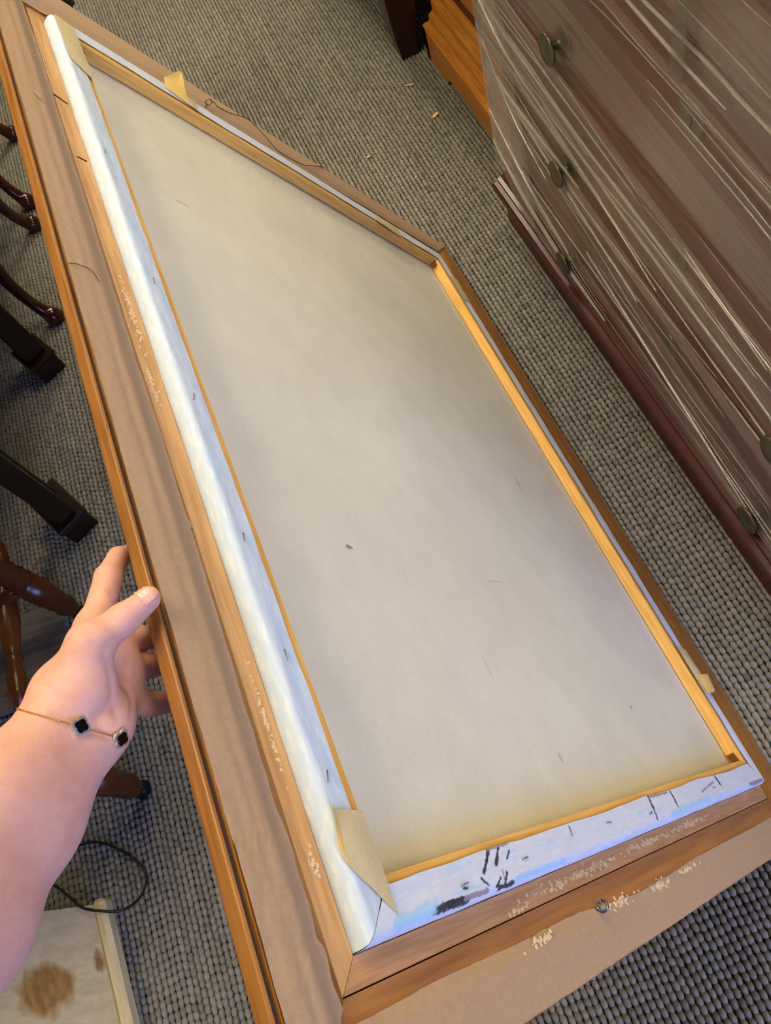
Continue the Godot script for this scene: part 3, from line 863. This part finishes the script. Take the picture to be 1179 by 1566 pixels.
# ------------------------------------------------------------------ furniture on the left
func cabriole(foot: Vector3, out: Vector3, h: float) -> ArrayMesh:
	var pts := []
	var rad := []
	for e in [[0.004, 0.020, 0.016], [0.012, 0.020, 0.023], [0.024, 0.016, 0.022], [0.038, 0.006, 0.0155], [0.08, -0.010, 0.0130], [0.15, -0.018, 0.0150], [0.24, -0.006, 0.0195], [0.32, 0.018, 0.0270], [0.38, 0.026, 0.031], [h, 0.006, 0.032]]:
		pts.append(foot + out * (e[1] - 0.02) + Vector3(0, e[0], 0))
		rad.append(e[2])
	var rr := []
	var cc := curve(pts, 4)
	for i in cc.size():
		var a: int = i / 4
		var b: int = mini(a + 1, rad.size() - 1)
		rr.append(lerpf(rad[mini(a, rad.size() - 1)], rad[b], (i % 4) / 4.0))
	return tube(cc, rr, 14)

func left_chairs() -> void:
	var dk := wood("chair_dark", Color(0.17, 0.05, 0.035), Color(0.25, 0.085, 0.055), 1, 6.0, 0.18)
	var seat_m := mat(Color(0.10, 0.06, 0.05), 0.8)
	var zs := [[-2.06, -2.385], [-1.605, -1.965]]
	for i in 2:
		var zc: float = (zs[i][0] + zs[i][1]) / 2
		var t := thing("dining_chair", ["farther dark glossy chair with curved cabriole legs, left of the frame", "nearer dark glossy chair with curved cabriole legs, left of the frame"][i], "chair", Transform3D(Basis(), Vector3(-0.82, 0, zc)))
		var off := Vector3(-0.82, 0, zc)
		for z in zs[i]:
			put("leg", cabriole(Vector3(-0.605, 0, z) - off, Vector3(0.85, 0, 0.5 if z > zc else -0.5).normalized(), 0.44), dk, t)
		for z in [zc - 0.15, zc + 0.15]:
			put("leg", tube(curve([Vector3(-1.05, 0.003, z) - off, Vector3(-1.02, 0.2, z) - off, Vector3(-1.0, 0.44, z) - off], 4), 0.018, 10), dk, t)
			put("back_post", tube(curve([Vector3(-1.0, 0.44, z) - off, Vector3(-1.02, 0.7, z) - off, Vector3(-1.06, 0.98, z) - off], 4), 0.016, 10), dk, t)
		put("seat_rail", box(Vector3(0.52, 0.06, 0.40), 0.012, Vector3(-0.78, 0.435, zc) - off), dk, t)
		put("seat", box(Vector3(0.50, 0.05, 0.38), 0.02, Vector3(-0.75, 0.485, zc) - off), seat_m, t)  # seat and rail, out of view, lengthened to shade the left floor
		put("crest_rail", box(Vector3(0.03, 0.08, 0.36), 0.012, Vector3(-1.06, 0.97, zc) - off), dk, t)
		put("splat", box(Vector3(0.014, 0.45, 0.14), 0.005, Vector3(-1.03, 0.72, zc) - off), dk, t)

func left_table() -> void:
	# a low dark table: each end stands on a foot block with two square posts
	var t := thing("dark_pedestal_table", "dark mahogany table on block feet with paired square posts, left of the frame", "table", Transform3D(Basis(), Vector3(-0.95, 0, -1.25)))
	var off := Vector3(-0.95, 0, -1.25)
	var dk := wood("table_dark", Color(0.075, 0.022, 0.018), Color(0.12, 0.04, 0.03), 1, 6.0, 0.3)
	var ang := Basis(Vector3.UP, 0.46)
	for e in [[Vector3(-0.668, 0, -1.037), 0.118, true], [Vector3(-0.655, 0, -1.475), 0.085, false]]:
		var c: Vector3 = e[0] - off
		var ln: float = e[1]
		var st := begin()
		add_box(st, c + Vector3(0, 0.026, 0), Vector3(0.062, 0.052, ln), 0.004, ang)
		add_box(st, c + Vector3(0, 0.058, 0), Vector3(0.072, 0.012, ln + 0.010), 0.003, ang)
		put("foot_block", finish(st), dk, t)
		if e[2]:
			for s in [-1.0, 1.0]:
				var p := begin()
				add_box(p, c + ang * Vector3(0, 0, s * 0.036) + Vector3(0, 0.345, 0), Vector3(0.042, 0.562, 0.034), 0.004, ang)
				put("post", finish(p), dk, t)
			put("metal_band", box(Vector3(0.03, 0.010, 0.030), 0.003, c + Vector3(0.0, 0.07, 0.0)), mat(Color(0.45, 0.4, 0.33), 0.4, 0.8), t)
		else:
			var p := begin()
			add_box(p, c + Vector3(0, 0.345, 0), Vector3(0.052, 0.562, 0.060), 0.004, ang)
			put("post", finish(p), dk, t)
	for z in [-1.04, -1.475]:
		put("post", box(Vector3(0.05, 0.622, 0.05), 0.004, Vector3(-1.25, 0.313, z) - off), dk, t)
	put("apron", box(Vector3(0.70, 0.09, 0.52), 0.006, Vector3(-0.925, 0.585, -1.245) - off), dk, t)
	put("tabletop", box(Vector3(0.915, 0.03, 0.650), 0.008, Vector3(-0.8775, 0.645, -1.235) - off), dk, t)  # unseen top, widened toward the aisle to shade the left floor

func turned(a: Vector3, b: Vector3, prof: Array, sides := 18) -> ArrayMesh:
	# prof: (fraction, radius) from a to b
	var d := b - a
	var y := d.normalized()
	var x := y.cross(Vector3(0.2, 0.5, 0.9)).normalized()
	var bs := Basis(x, y, x.cross(y))
	var pr := [Vector2(0, 0)]
	for p in prof: pr.append(Vector2(p[1], p[0] * d.length()))
	pr.append(Vector2(0, d.length()))
	return lathe(pr, sides, bs, a)

func turned_chair() -> void:
	var t := thing("turned_leg_chair", "brown wooden chair with turned legs and stretchers behind the wrist", "chair", Transform3D(Basis(), Vector3(-0.85, 0, -0.62)))
	var off := Vector3(-0.85, 0, -0.62)
	var br := wood("chair_brown", Color(0.24, 0.105, 0.035), Color(0.37, 0.175, 0.06), 1, 8.0, 0.28)
	var amber := wood("chair_amber", Color(0.33, 0.155, 0.045), Color(0.47, 0.245, 0.08), 2, 8.0, 0.28)
	var glide := mat(Color(0.16, 0.17, 0.19), 0.3, 0.7)
	var legp := [[0.0, 0.012], [0.03, 0.0175], [0.06, 0.0215], [0.085, 0.0185], [0.10, 0.0215], [0.13, 0.0225], [0.155, 0.0235], [0.16, 0.0245], [0.165, 0.0245], [0.26, 0.0250], [0.262, 0.018], [0.28, 0.0225], [0.30, 0.024], [0.315, 0.018], [0.33, 0.0225], [0.345, 0.0235], [0.37, 0.0165], [0.50, 0.0225], [0.64, 0.0245], [0.74, 0.0205], [0.80, 0.0150], [0.82, 0.021], [0.84, 0.015], [0.86, 0.022], [0.90, 0.024], [1.0, 0.024]]
	for p in [Vector3(-0.640, 0.022, -0.438), Vector3(-0.690, 0.022, -0.815)]:
		var a: Vector3 = p - off
		put("leg", turned(a, a + Vector3(-0.01, 0.60, 0), legp), br, t)
		put("glide", turned(a + Vector3(0, -0.021, 0), a + Vector3(0, 0.004, 0), [[0.0, 0.014], [0.3, 0.0165], [0.6, 0.012], [1.0, 0.009]], 14), glide, t)
	for p in [Vector3(-1.06, 0.002, -0.44), Vector3(-1.06, 0.002, -0.80)]:
		var a: Vector3 = p - off
		put("leg", turned(a, a + Vector3(0.01, 0.62, 0), legp), br, t)
	var sp := [[0.0, 0.009], [0.06, 0.011], [0.10, 0.0155], [0.13, 0.0105], [0.15, 0.0165], [0.19, 0.0105], [0.36, 0.0185], [0.48, 0.0195], [0.60, 0.0150], [0.66, 0.0110], [0.68, 0.0175], [0.71, 0.0115], [0.78, 0.0165], [0.85, 0.0150], [0.87, 0.0190], [0.90, 0.0110], [1.0, 0.009]]
	put("stretcher", turned(Vector3(-0.735, 0.165, -0.93) - off, Vector3(-0.775, 0.110, -0.610) - off, sp), amber, t)
	put("cross_rail", box(Vector3(0.34, 0.026, 0.024), 0.005, Vector3(-0.92, 0.105, -0.600) - off), amber, t)
	put("stretcher", turned(Vector3(-0.700, 0.16, -0.815) - off, Vector3(-1.06, 0.16, -0.80) - off, sp), br, t)
	put("seat", box(Vector3(0.56, 0.035, 0.50), 0.012, Vector3(-0.86, 0.638, -0.62) - off), br, t)
	# pale board lying under the chair
	var bd := wood("grey_board", Color(0.40, 0.35, 0.28), Color(0.50, 0.44, 0.36), 0, 5.0, 0.8)
	var bdm := box(Vector3(0.26, 0.012, 0.19), 0.002)
	var o := put("pale_board", bdm, bd)
	o.transform = Transform3D(Basis(Vector3.UP, -0.12), Vector3(-0.850, 0.012, -0.775))
	tag(o, "pale thin board lying on the carpet under the turned leg chair", "board")

func box_and_cord() -> void:
	var t := thing("drawer_box", "pale grey wooden box with a cream edge strip and brown stain, lower left corner", "box", Transform3D(Basis(Vector3.UP, 0.06), Vector3(-0.834, 0, -0.106)))
	# top board with a brown stain
	var im := Image.create(256, 256, false, Image.FORMAT_RGB8)
	for y in 256:
		for x in 256:
			var a := nz(x * 0.012, y * 0.06)
			var b := nz(x * 0.05 + 9, y * 0.19)
			var f := 1.0 + 0.07 * a + 0.06 * b
			var c := Color(0.68 * f, 0.63 * f, 0.55 * f)
			var e := Vector2((x - 158) / 52.0, (y - 186) / 24.0).length() + 0.34 * nz(x * 0.03, y * 0.03, 5)
			if e < 1.0: c = c.lerp(Color(0.45, 0.29, 0.13).lerp(Color(0.56, 0.42, 0.20), clampf(nz(x * 0.09, y * 0.05) + 0.5, 0, 1)), clampf((1.0 - e) * 2.4, 0, 0.85))
			var e2 := Vector2((x - 246) / 10.0, (y - 200) / 13.0).length() + 0.4 * nz(x * 0.06, y * 0.06, 2)
			if e2 < 1.0: c = c.lerp(Color(0.45, 0.30, 0.14), clampf((1.0 - e2) * 1.6, 0, 0.8))
			im.set_pixel(x, y, c)
	var m := mat(Color.WHITE, 0.75)
	m.albedo_texture = ImageTexture.create_from_image(im)
	# the far edge runs off at an angle, so the plan is a skewed quadrilateral
	var far := func(x: float) -> float: return -0.172 + 0.34 * (x - 0.11)
	put("top_board", grid(8, 8, func(a, b):
		var x := -0.16 + 0.272 * float(a)
		return Vector3(x, 0.0605 + 0.0005 * nz(a * 6, b * 6), lerpf(0.22, far.call(x), b))), m, t)
	var plan := [Vector2(-0.16, -0.20), Vector2(0.095, -0.20), Vector2(0.095, -far.call(0.095) - 0.02), Vector2(-0.16, -far.call(-0.16) - 0.02)]
	var plan2 := [Vector2(-0.16, -0.22), Vector2(0.113, -0.22), Vector2(0.113, -far.call(0.113)), Vector2(-0.16, -far.call(-0.16))]
	var pale := wood("box_side", Color(0.58, 0.51, 0.41), Color(0.68, 0.61, 0.50), 2, 6.0, 0.75)
	put("lid_board", extrude(plan2, func(p: Vector2, h: float): return Vector3(p.x, h, -p.y), 0.040, 0.0598), pale, t)
	put("body", extrude(plan, func(p: Vector2, h: float): return Vector3(p.x, h, -p.y), 0.002, 0.040), pale, t)
	put("edge_strip", box(Vector3(0.021, 0.030, 0.396), 0.006, Vector3(0.1225, 0.052, 0.022)), wood("cream", Color(0.66, 0.58, 0.42), Color(0.80, 0.73, 0.57), 2, 8.0, 0.6), t)
	var cord := [Vector3(-0.98, 0.012, -0.36), Vector3(-0.90, 0.010, -0.375), Vector3(-0.819, 0.010, -0.39), Vector3(-0.762, 0.010, -0.394), Vector3(-0.727, 0.010, -0.382), Vector3(-0.69, 0.010, -0.35), Vector3(-0.667, 0.010, -0.319), Vector3(-0.662, 0.012, -0.296), Vector3(-0.672, 0.030, -0.270), Vector3(-0.688, 0.060, -0.258), Vector3(-0.715, 0.071, -0.268), Vector3(-0.745, 0.0715, -0.285), Vector3(-0.77, 0.068, -0.315), Vector3(-0.81, 0.050, -0.345), Vector3(-0.90, 0.012, -0.35)]
	var o := put("cord", tube(curve(cord, 8), 0.0023, 8), mat(Color(0.07, 0.05, 0.04), 0.5))
	tag(o, "thin dark brown cord looped on the carpet and over the box corner", "cord")

# ------------------------------------------------------------------ the hand that holds the frame
func arm_bones() -> Array:
	var J := {
		"wrU": Vector3(-0.2508, 0.8435, -0.2011), "wrR": Vector3(-0.2611, 0.8624, -0.2134),
		"midU": Vector3(-0.2830, 0.8704, -0.1542), "midR": Vector3(-0.2893, 0.8933, -0.1698),
		"farU": Vector3(-0.3074, 0.9020, -0.1060), "farR": Vector3(-0.3128, 0.9255, -0.1228), "elb": Vector3(-0.3235, 0.9643, -0.0581),
		"cmc": Vector3(-0.2545, 0.8614, -0.2285), "then": Vector3(-0.2409, 0.8615, -0.2259), "tmcp": Vector3(-0.2257, 0.8719, -0.2458), "tip_ip": Vector3(-0.2050, 0.8641, -0.2561), "ttip": Vector3(-0.1876, 0.8582, -0.2656),
		"imcp": Vector3(-0.2382, 0.8372, -0.2747), "ipip": PT * Vector3(-0.0800, 0.2860, -0.0490), "idip": PT * Vector3(-0.060, 0.3120, -0.0590), "itip": PT * Vector3(-0.042, 0.322, -0.0610),
		"mmcp": Vector3(-0.2327, 0.8264, -0.2601), "mpip": Vector3(-0.2234, 0.8067, -0.2709), "mdip": PT * Vector3(-0.043, 0.243, -0.061), "mtip": PT * Vector3(-0.026, 0.245, -0.061),
		"rmcp": Vector3(-0.2327, 0.8206, -0.2436), "rpip": Vector3(-0.2253, 0.8003, -0.2511), "rdip": PT * Vector3(-0.041, 0.222, -0.0620), "rtip": PT * Vector3(-0.025, 0.222, -0.061),
		"pmcp": Vector3(-0.2376, 0.8217, -0.2269), "ppip": Vector3(-0.2302, 0.7991, -0.2241), "pdip": PT * Vector3(-0.045, 0.193, -0.0625), "ptip": PT * Vector3(-0.033, 0.193, -0.060),
		"hyp": Vector3(-0.2428, 0.8407, -0.2071),
	}
	# from, to, radius at each end, blend
	return [
		[J.elb, J.farU, 0.038, 0.030, 0.02], [J.elb, J.farR, 0.038, 0.031, 0.02], [J.farU, J.midU, 0.030, 0.0245, 0.02], [J.farR, J.midR, 0.031, 0.026, 0.02],
		[J.midU, J.wrU, 0.0245, 0.0185, 0.02], [J.midR, J.wrR, 0.026, 0.0195, 0.02],
		[J.wrR, J.cmc, 0.0190, 0.0165, 0.012], [J.wrU, J.hyp, 0.0185, 0.0170, 0.012],
		[J.hyp, J.pmcp, 0.0165, 0.0110, 0.010], [J.wrU, J.rmcp, 0.016, 0.0118, 0.010], [J.wrR, J.mmcp, 0.016, 0.0122, 0.010], [J.wrR, J.imcp, 0.0165, 0.0122, 0.010],
		[J.imcp, J.mmcp, 0.0115, 0.0115, 0.008], [J.mmcp, J.rmcp, 0.0112, 0.011, 0.008], [J.rmcp, J.pmcp, 0.0110, 0.0105, 0.008],
		[J.cmc, J.tmcp, 0.0170, 0.0122, 0.010], [J.then, J.tmcp, 0.0180, 0.0118, 0.010], [J.cmc, J.then, 0.017, 0.018, 0.010],
		[J.tmcp, J.tip_ip, 0.0118, 0.0102, 0.006], [J.tip_ip, J.ttip, 0.0103, 0.0080, 0.004],
		[J.tmcp, J.imcp, 0.010, 0.011, 0.010],
		[J.imcp, J.ipip, 0.0116, 0.0098, 0.006], [J.ipip, J.idip, 0.0097, 0.0083, 0.003], [J.idip, J.itip, 0.0080, 0.0068, 0.003],
		[J.mmcp, J.mpip, 0.0108, 0.0088, 0.004], [J.mpip, J.mdip, 0.0088, 0.0078, 0.003], [J.mdip, J.mtip, 0.0078, 0.0066, 0.003],
		[J.rmcp, J.rpip, 0.0104, 0.0088, 0.004], [J.rpip, J.rdip, 0.0088, 0.0078, 0.003], [J.rdip, J.rtip, 0.0074, 0.0064, 0.003],
		[J.pmcp, J.ppip, 0.0110, 0.0088, 0.006], [J.ppip, J.pdip, 0.0088, 0.0074, 0.003], [J.pdip, J.ptip, 0.0066, 0.0058, 0.003],
	]

func skin_creases() -> Array:
	return [
		[Vector3(-0.2186, 0.8855, -0.2380), Vector3(-0.2157, 0.8813, -0.2354)],
		[Vector3(-0.2157, 0.8813, -0.2354), Vector3(-0.2127, 0.8760, -0.2351)],
		[Vector3(-0.2127, 0.8760, -0.2351), Vector3(-0.2102, 0.8722, -0.2370)],
		[Vector3(-0.2152, 0.8752, -0.2322), Vector3(-0.2180, 0.8662, -0.2256)],
		[Vector3(-0.2180, 0.8662, -0.2256), Vector3(-0.2208, 0.8617, -0.2166)],
		[Vector3(-0.2208, 0.8617, -0.2166), Vector3(-0.2255, 0.8589, -0.2079)],
		[Vector3(-0.2251, 0.8578, -0.2081), Vector3(-0.2293, 0.8618, -0.2044)],
		[Vector3(-0.2293, 0.8618, -0.2044), Vector3(-0.2340, 0.8645, -0.2013)],
		[Vector3(-0.2246, 0.8582, -0.2091), Vector3(-0.2258, 0.8551, -0.2051)],
		[Vector3(-0.2258, 0.8551, -0.2051), Vector3(-0.2262, 0.8535, -0.1999)],
		[Vector3(-0.2250, 0.8379, -0.2268), Vector3(-0.2229, 0.8353, -0.2197)],
		[Vector3(-0.2229, 0.8353, -0.2197), Vector3(-0.2219, 0.8380, -0.2100)],
		[Vector3(-0.2219, 0.8380, -0.2100), Vector3(-0.2221, 0.8431, -0.2022)],
		[Vector3(-0.2212, 0.8335, -0.2441), Vector3(-0.2247, 0.8358, -0.2354)],
		[Vector3(-0.2247, 0.8358, -0.2354), Vector3(-0.2251, 0.8420, -0.2255)],
		[Vector3(-0.2500, 0.8855, -0.2066), Vector3(-0.2430, 0.8767, -0.2007)],
		[Vector3(-0.2430, 0.8767, -0.2007), Vector3(-0.2380, 0.8658, -0.1948)],
		[Vector3(-0.2380, 0.8658, -0.1948), Vector3(-0.2326, 0.8543, -0.1890)],
		[Vector3(-0.2211, 0.8380, -0.2970), Vector3(-0.2195, 0.8334, -0.2955)],
	]

func capsule(p: Vector3, b: Array) -> float:
	var a: Vector3 = b[0]
	var ba: Vector3 = b[1] - a
	var h := clampf((p - a).dot(ba) / ba.length_squared(), 0, 1)
	return p.distance_to(a + ba * h) - lerpf(b[2], b[3], h)

func field(p: Vector3, bones: Array) -> float:
	var f := 1.0
	for b in bones:
		var d := capsule(p, b)
		var k: float = b[4]
		var h := maxf(k - absf(f - d), 0.0) / k
		f = minf(f, d) - h * h * k * 0.25
	return f

func nets(bones: Array, cell: float, grooves: Array) -> ArrayMesh:
	var lo := Vector3.INF
	var hi := -Vector3.INF
	for b in bones:
		for q in 2:
			lo = lo.min(b[q] - Vector3.ONE * (maxf(b[2], b[3]) + 0.008))
			hi = hi.max(b[q] + Vector3.ONE * (maxf(b[2], b[3]) + 0.008))
	var n := Vector3i((hi - lo) / cell) + Vector3i.ONE * 2
	var f := PackedFloat32Array()
	f.resize(n.x * n.y * n.z)
	f.fill(1.0)
	for b in bones:
		var pad: float = maxf(b[2], b[3]) + b[4] + cell * 2
		var l := Vector3i((((b[0] as Vector3).min(b[1]) - Vector3.ONE * pad) - lo) / cell).clamp(Vector3i.ZERO, n - Vector3i.ONE)
		var h2 := Vector3i((((b[0] as Vector3).max(b[1]) + Vector3.ONE * pad) - lo) / cell).clamp(Vector3i.ZERO, n - Vector3i.ONE)
		var a: Vector3 = b[0]
		var ba: Vector3 = b[1] - a
		var il := 1.0 / ba.length_squared()
		var k: float = b[4]
		for z in range(l.z, h2.z + 1):
			for y in range(l.y, h2.y + 1):
				var at := (z * n.y + y) * n.x
				for x in range(l.x, h2.x + 1):
					var p := lo + Vector3(x, y, z) * cell
					var t := clampf((p - a).dot(ba) * il, 0, 1)
					var d := p.distance_to(a + ba * t) - lerpf(b[2], b[3], t)
					var g := f[at + x]
					var h := maxf(k - absf(g - d), 0.0) / k
					f[at + x] = minf(g, d) - h * h * k * 0.25
	for g in grooves:   # shallow creases cut into the skin
		var rad := 0.0029
		var l2 := Vector3i((((g[0] as Vector3).min(g[1]) - Vector3.ONE * 0.008) - lo) / cell).clamp(Vector3i.ZERO, n - Vector3i.ONE)
		var h3 := Vector3i((((g[0] as Vector3).max(g[1]) + Vector3.ONE * 0.008) - lo) / cell).clamp(Vector3i.ZERO, n - Vector3i.ONE)
		for z in range(l2.z, h3.z + 1):
			for y in range(l2.y, h3.y + 1):
				for x in range(l2.x, h3.x + 1):
					var p := lo + Vector3(x, y, z) * cell
					var d := rad - p.distance_to(Geometry3D.get_closest_point_to_segment(p, g[0], g[1]))
					var at := (z * n.y + y) * n.x + x
					var hh := maxf(0.0018 - absf(f[at] - d), 0.0) / 0.0018
					f[at] = maxf(f[at], d) + hh * hh * 0.00045
	var id := {}
	var vs := PackedVector3Array()
	var sx := 1
	var sy := n.x
	var sz := n.x * n.y
	var corner := [0, sx, sy, sx + sy, sz, sx + sz, sy + sz, sx + sy + sz]
	var cp := [Vector3(0, 0, 0), Vector3(1, 0, 0), Vector3(0, 1, 0), Vector3(1, 1, 0), Vector3(0, 0, 1), Vector3(1, 0, 1), Vector3(0, 1, 1), Vector3(1, 1, 1)]
	var edges := [[0, 1], [2, 3], [4, 5], [6, 7], [0, 2], [1, 3], [4, 6], [5, 7], [0, 4], [1, 5], [2, 6], [3, 7]]
	for z in n.z - 1:
		for y in n.y - 1:
			for x in n.x - 1:
				var at := z * sz + y * sy + x
				var f0 := f[at]
				if f0 > 0.012 or f0 < -0.012: continue
				var neg := 0
				for c in 8:
					if f[at + corner[c]] < 0: neg += 1
				if neg == 0 or neg == 8: continue
				var sum := Vector3()
				var cnt := 0
				for e in edges:
					var a := f[at + corner[e[0]]]
					var b := f[at + corner[e[1]]]
					if (a < 0) != (b < 0):
						sum += (cp[e[0]] as Vector3).lerp(cp[e[1]], a / (a - b))
						cnt += 1
				id[at] = vs.size()
				vs.append(lo + (Vector3(x, y, z) + sum / cnt) * cell)
	var st := begin(true)
	for at in id:
		var a0 := f[at]
		for ax in 3:
			var s1: int = [sx, sy, sz][ax]
			var s2: int = [sy, sz, sx][ax]
			var s3: int = [sz, sx, sy][ax]
			var a1 := f[at + s1]
			if (a0 < 0) == (a1 < 0): continue
			if not (id.has(at - s2) and id.has(at - s3) and id.has(at - s2 - s3)): continue
			var q := [vs[id[at]], vs[id[at - s2]], vs[id[at - s2 - s3]], vs[id[at - s3]]]
			if a0 < 0: quad(st, q[0], q[1], q[2], q[3])
			else: quad(st, q[3], q[2], q[1], q[0])
	st.index()
	st.generate_normals()
	return st.commit()

func person() -> void:
	var bones := arm_bones()
	var t := thing("person", "bare forearm and left hand gripping the left edge of the frame, thumb on top", "person", Transform3D(Basis(), Vector3(-0.25, 0.85, -0.2)))
	var off := Vector3(-0.25, 0.85, -0.2)
	var skin := mat(Color.WHITE, 0.5, 0.0, 0.4)
	skin.albedo_texture = ntex("skin", 0.012, 4, [Color(0.79, 0.57, 0.50), Color(0.82, 0.61, 0.54), Color(0.84, 0.635, 0.565), Color(0.81, 0.585, 0.525)], 512, 31)
	skin.uv1_triplanar = true
	skin.uv1_scale = Vector3(7, 7, 7)
	skin.heightmap_enabled = true
	skin.heightmap_texture = ntex("skin_bump", 0.09, 3, [Color.BLACK, Color.WHITE], 512, 8)
	skin.heightmap_scale = 0.02
	skin.subsurf_scatter_enabled = true
	skin.subsurf_scatter_strength = 0.12
	var body := put("arm", nets(bones, 0.0022, skin_creases()), skin, t)
	body.position = -off
	# rolled sleeve above the elbow
	var down := (bones[0][1] - bones[0][0] as Vector3).normalized()
	var upar := (Vector3(-0.245, 1.24, 0.19) - bones[0][0] as Vector3).normalized()
	var spts := [bones[0][0] + down * 0.030, bones[0][0] + down * 0.028, bones[0][0], bones[0][0] + upar * 0.04, bones[0][0] + upar * 0.12, bones[0][0] + upar * 0.22, bones[0][0] + upar * 0.30]
	put("sleeve", tube(spts.map(func(q): return q - off), [0.0420, 0.0445, 0.0470, 0.0490, 0.0520, 0.0570, 0.0600], 24), tri_mat(ntex("cotton", 0.06, 4, [Color(0.20, 0.21, 0.23), Color(0.26, 0.27, 0.29)], 256, 3), Vector3(8, 8, 8), 0.9), t)
	# thumb nail
	var ip: Vector3 = bones[19][0]
	var tip: Vector3 = bones[19][1]
	var fwd := (tip - ip).normalized()
	var eye := (Vector3(0, 1.3, 0) - tip).normalized()
	var up := (eye * 0.8 + Vector3(-0.45, 0.55, -0.25)).normalized()
	up = (up - fwd * up.dot(fwd)).normalized()
	var sd := fwd.cross(up)
	var nail := grid(10, 12, func(a, b):
		var ang: float = (a - 0.5) * 1.7
		var along := lerpf(-0.0050, 0.0072, b)
		var wd := 0.0066 * (1.0 - 0.35 * pow(absf(b - 0.4) * 1.5, 3))
		var base := tip + fwd * along
		var dir := up * cos(ang) + sd * sin(ang)
		var r := 0.0
		while r < 0.016 and field(base + dir * r, bones) < 0.0: r += 0.0004
		return base + dir * (maxf(r, 0.0045) + 0.0003) * Vector3.ONE - off + sd * 0.0 * wd)
	put("thumb_nail", nail, mat(Color(0.88, 0.66, 0.60), 0.22), t)
	# bracelet
	var br := thing("bracelet", "fine gold chain bracelet with black four petal pendants on the wrist", "bracelet", Transform3D(Basis(), Vector3(-0.255, 0.858, -0.206)))
	var boff := Vector3(-0.255, 0.858, -0.206)
	var n := Vector3(-0.6068, -0.0228, 0.7946)
	var pa := Vector3(-0.2737, 0.8754, -0.2210)
	var ctr := (bones[4][1] + bones[5][1]) * 0.5 as Vector3
	ctr -= n * (ctr - pa).dot(n)
	var e1 := (Vector3(0, 1.3, 0) - ctr)
	e1 = (e1 - n * e1.dot(n)).normalized()
	var e2 := n.cross(e1)
	var hit := func(a: float) -> Vector3:
		var dir := e1 * cos(a) + e2 * sin(a)
		var r := 0.05
		while r > 0.004 and field(ctr + dir * r, bones) > 0.0008: r -= 0.0004
		return ctr + dir * r
	var chain := []
	for k in 73:
		chain.append(hit.call(TAU * k / 72) - boff)
	var gold := mat(Color(0.80, 0.62, 0.34), 0.25, 1.0)
	var links := begin(true)
	for k in 72:
		var a: Vector3 = chain[k]
		var b: Vector3 = chain[k + 1]
		for q in 2:
			add_tube(links, [a.lerp(b, q * 0.5), a.lerp(b, q * 0.5 + 0.42)], 0.00048, 6)
	put("chain", finish(links), gold, br)
	for s in [0.0, 1.0, 2.0, 3.4, 4.4]:
		# pendant facing outward
		var ang: float = [-0.10, -1.10, 2.4, 3.2, 4.05][int(s)]
		var c: Vector3 = hit.call(ang)
		var grad := Vector3(field(c + Vector3(0.002, 0, 0), bones) - field(c - Vector3(0.002, 0, 0), bones), field(c + Vector3(0, 0.002, 0), bones) - field(c - Vector3(0, 0.002, 0), bones), field(c + Vector3(0, 0, 0.002), bones) - field(c - Vector3(0, 0, 0.002), bones)).normalized()
		var px := (n - grad * n.dot(grad)).normalized()
		var bs := Basis(px, grad.cross(px), grad)
		var outline := func(r: float) -> Array:
			var pts := []
			for q in 4:
				var o := Vector2.from_angle(q * PI / 2) * r * 0.52
				for k in 9:
					pts.append(o + Vector2.from_angle(q * PI / 2 - PI * 0.62 + PI * 1.24 * k / 8) * r * 0.48)
			return pts
		var f := func(p: Vector2, z: float) -> Vector3: return c + bs * Vector3(p.x, p.y, z) - boff
		put("pendant_rim", extrude(outline.call(0.0062), f, 0.0000, 0.0018), mat(Color(0.86, 0.88, 0.88), 0.2, 0.8), br)
		put("pendant_stone", extrude(outline.call(0.0044), f, 0.0015, 0.0024), mat(Color(0.015, 0.015, 0.018), 0.15), br)

func litter() -> void:
	var m := mat(Color(0.80, 0.68, 0.36), 0.8)
	var spots := [[Vector3(0.432, 0.007, -1.657), 0.016, 0.5, "yellowish paper scrap on the carpet near the oak chest"], [Vector3(0.245, 0.007, -1.63), 0.009, 0.1, "smallest yellow crumb in the middle of the open carpet"], [Vector3(0.424, 0.007, -1.80), 0.020, -0.5, "thin pale splinter on the carpet by the dark cabinet foot"]]
	for s in spots:
		var st := begin()
		var ln: float = s[1]
		add_box(st, Vector3(), Vector3(ln, 0.0012, ln * (0.2 if ln > 0.018 else 0.55)), 0.0003)
		add_box(st, Vector3(ln * 0.3, 0.001, 0.001), Vector3(ln * 0.4, 0.001, ln * (0.15 if ln > 0.018 else 0.5)), 0.0003, Basis(Vector3(0, 0, 1), 0.3))
		var o := put("paper_scrap", finish(st), m)
		o.transform = Transform3D(Basis(Vector3.UP, s[2]), s[0])
		tag(o, s[3], "litter", "")
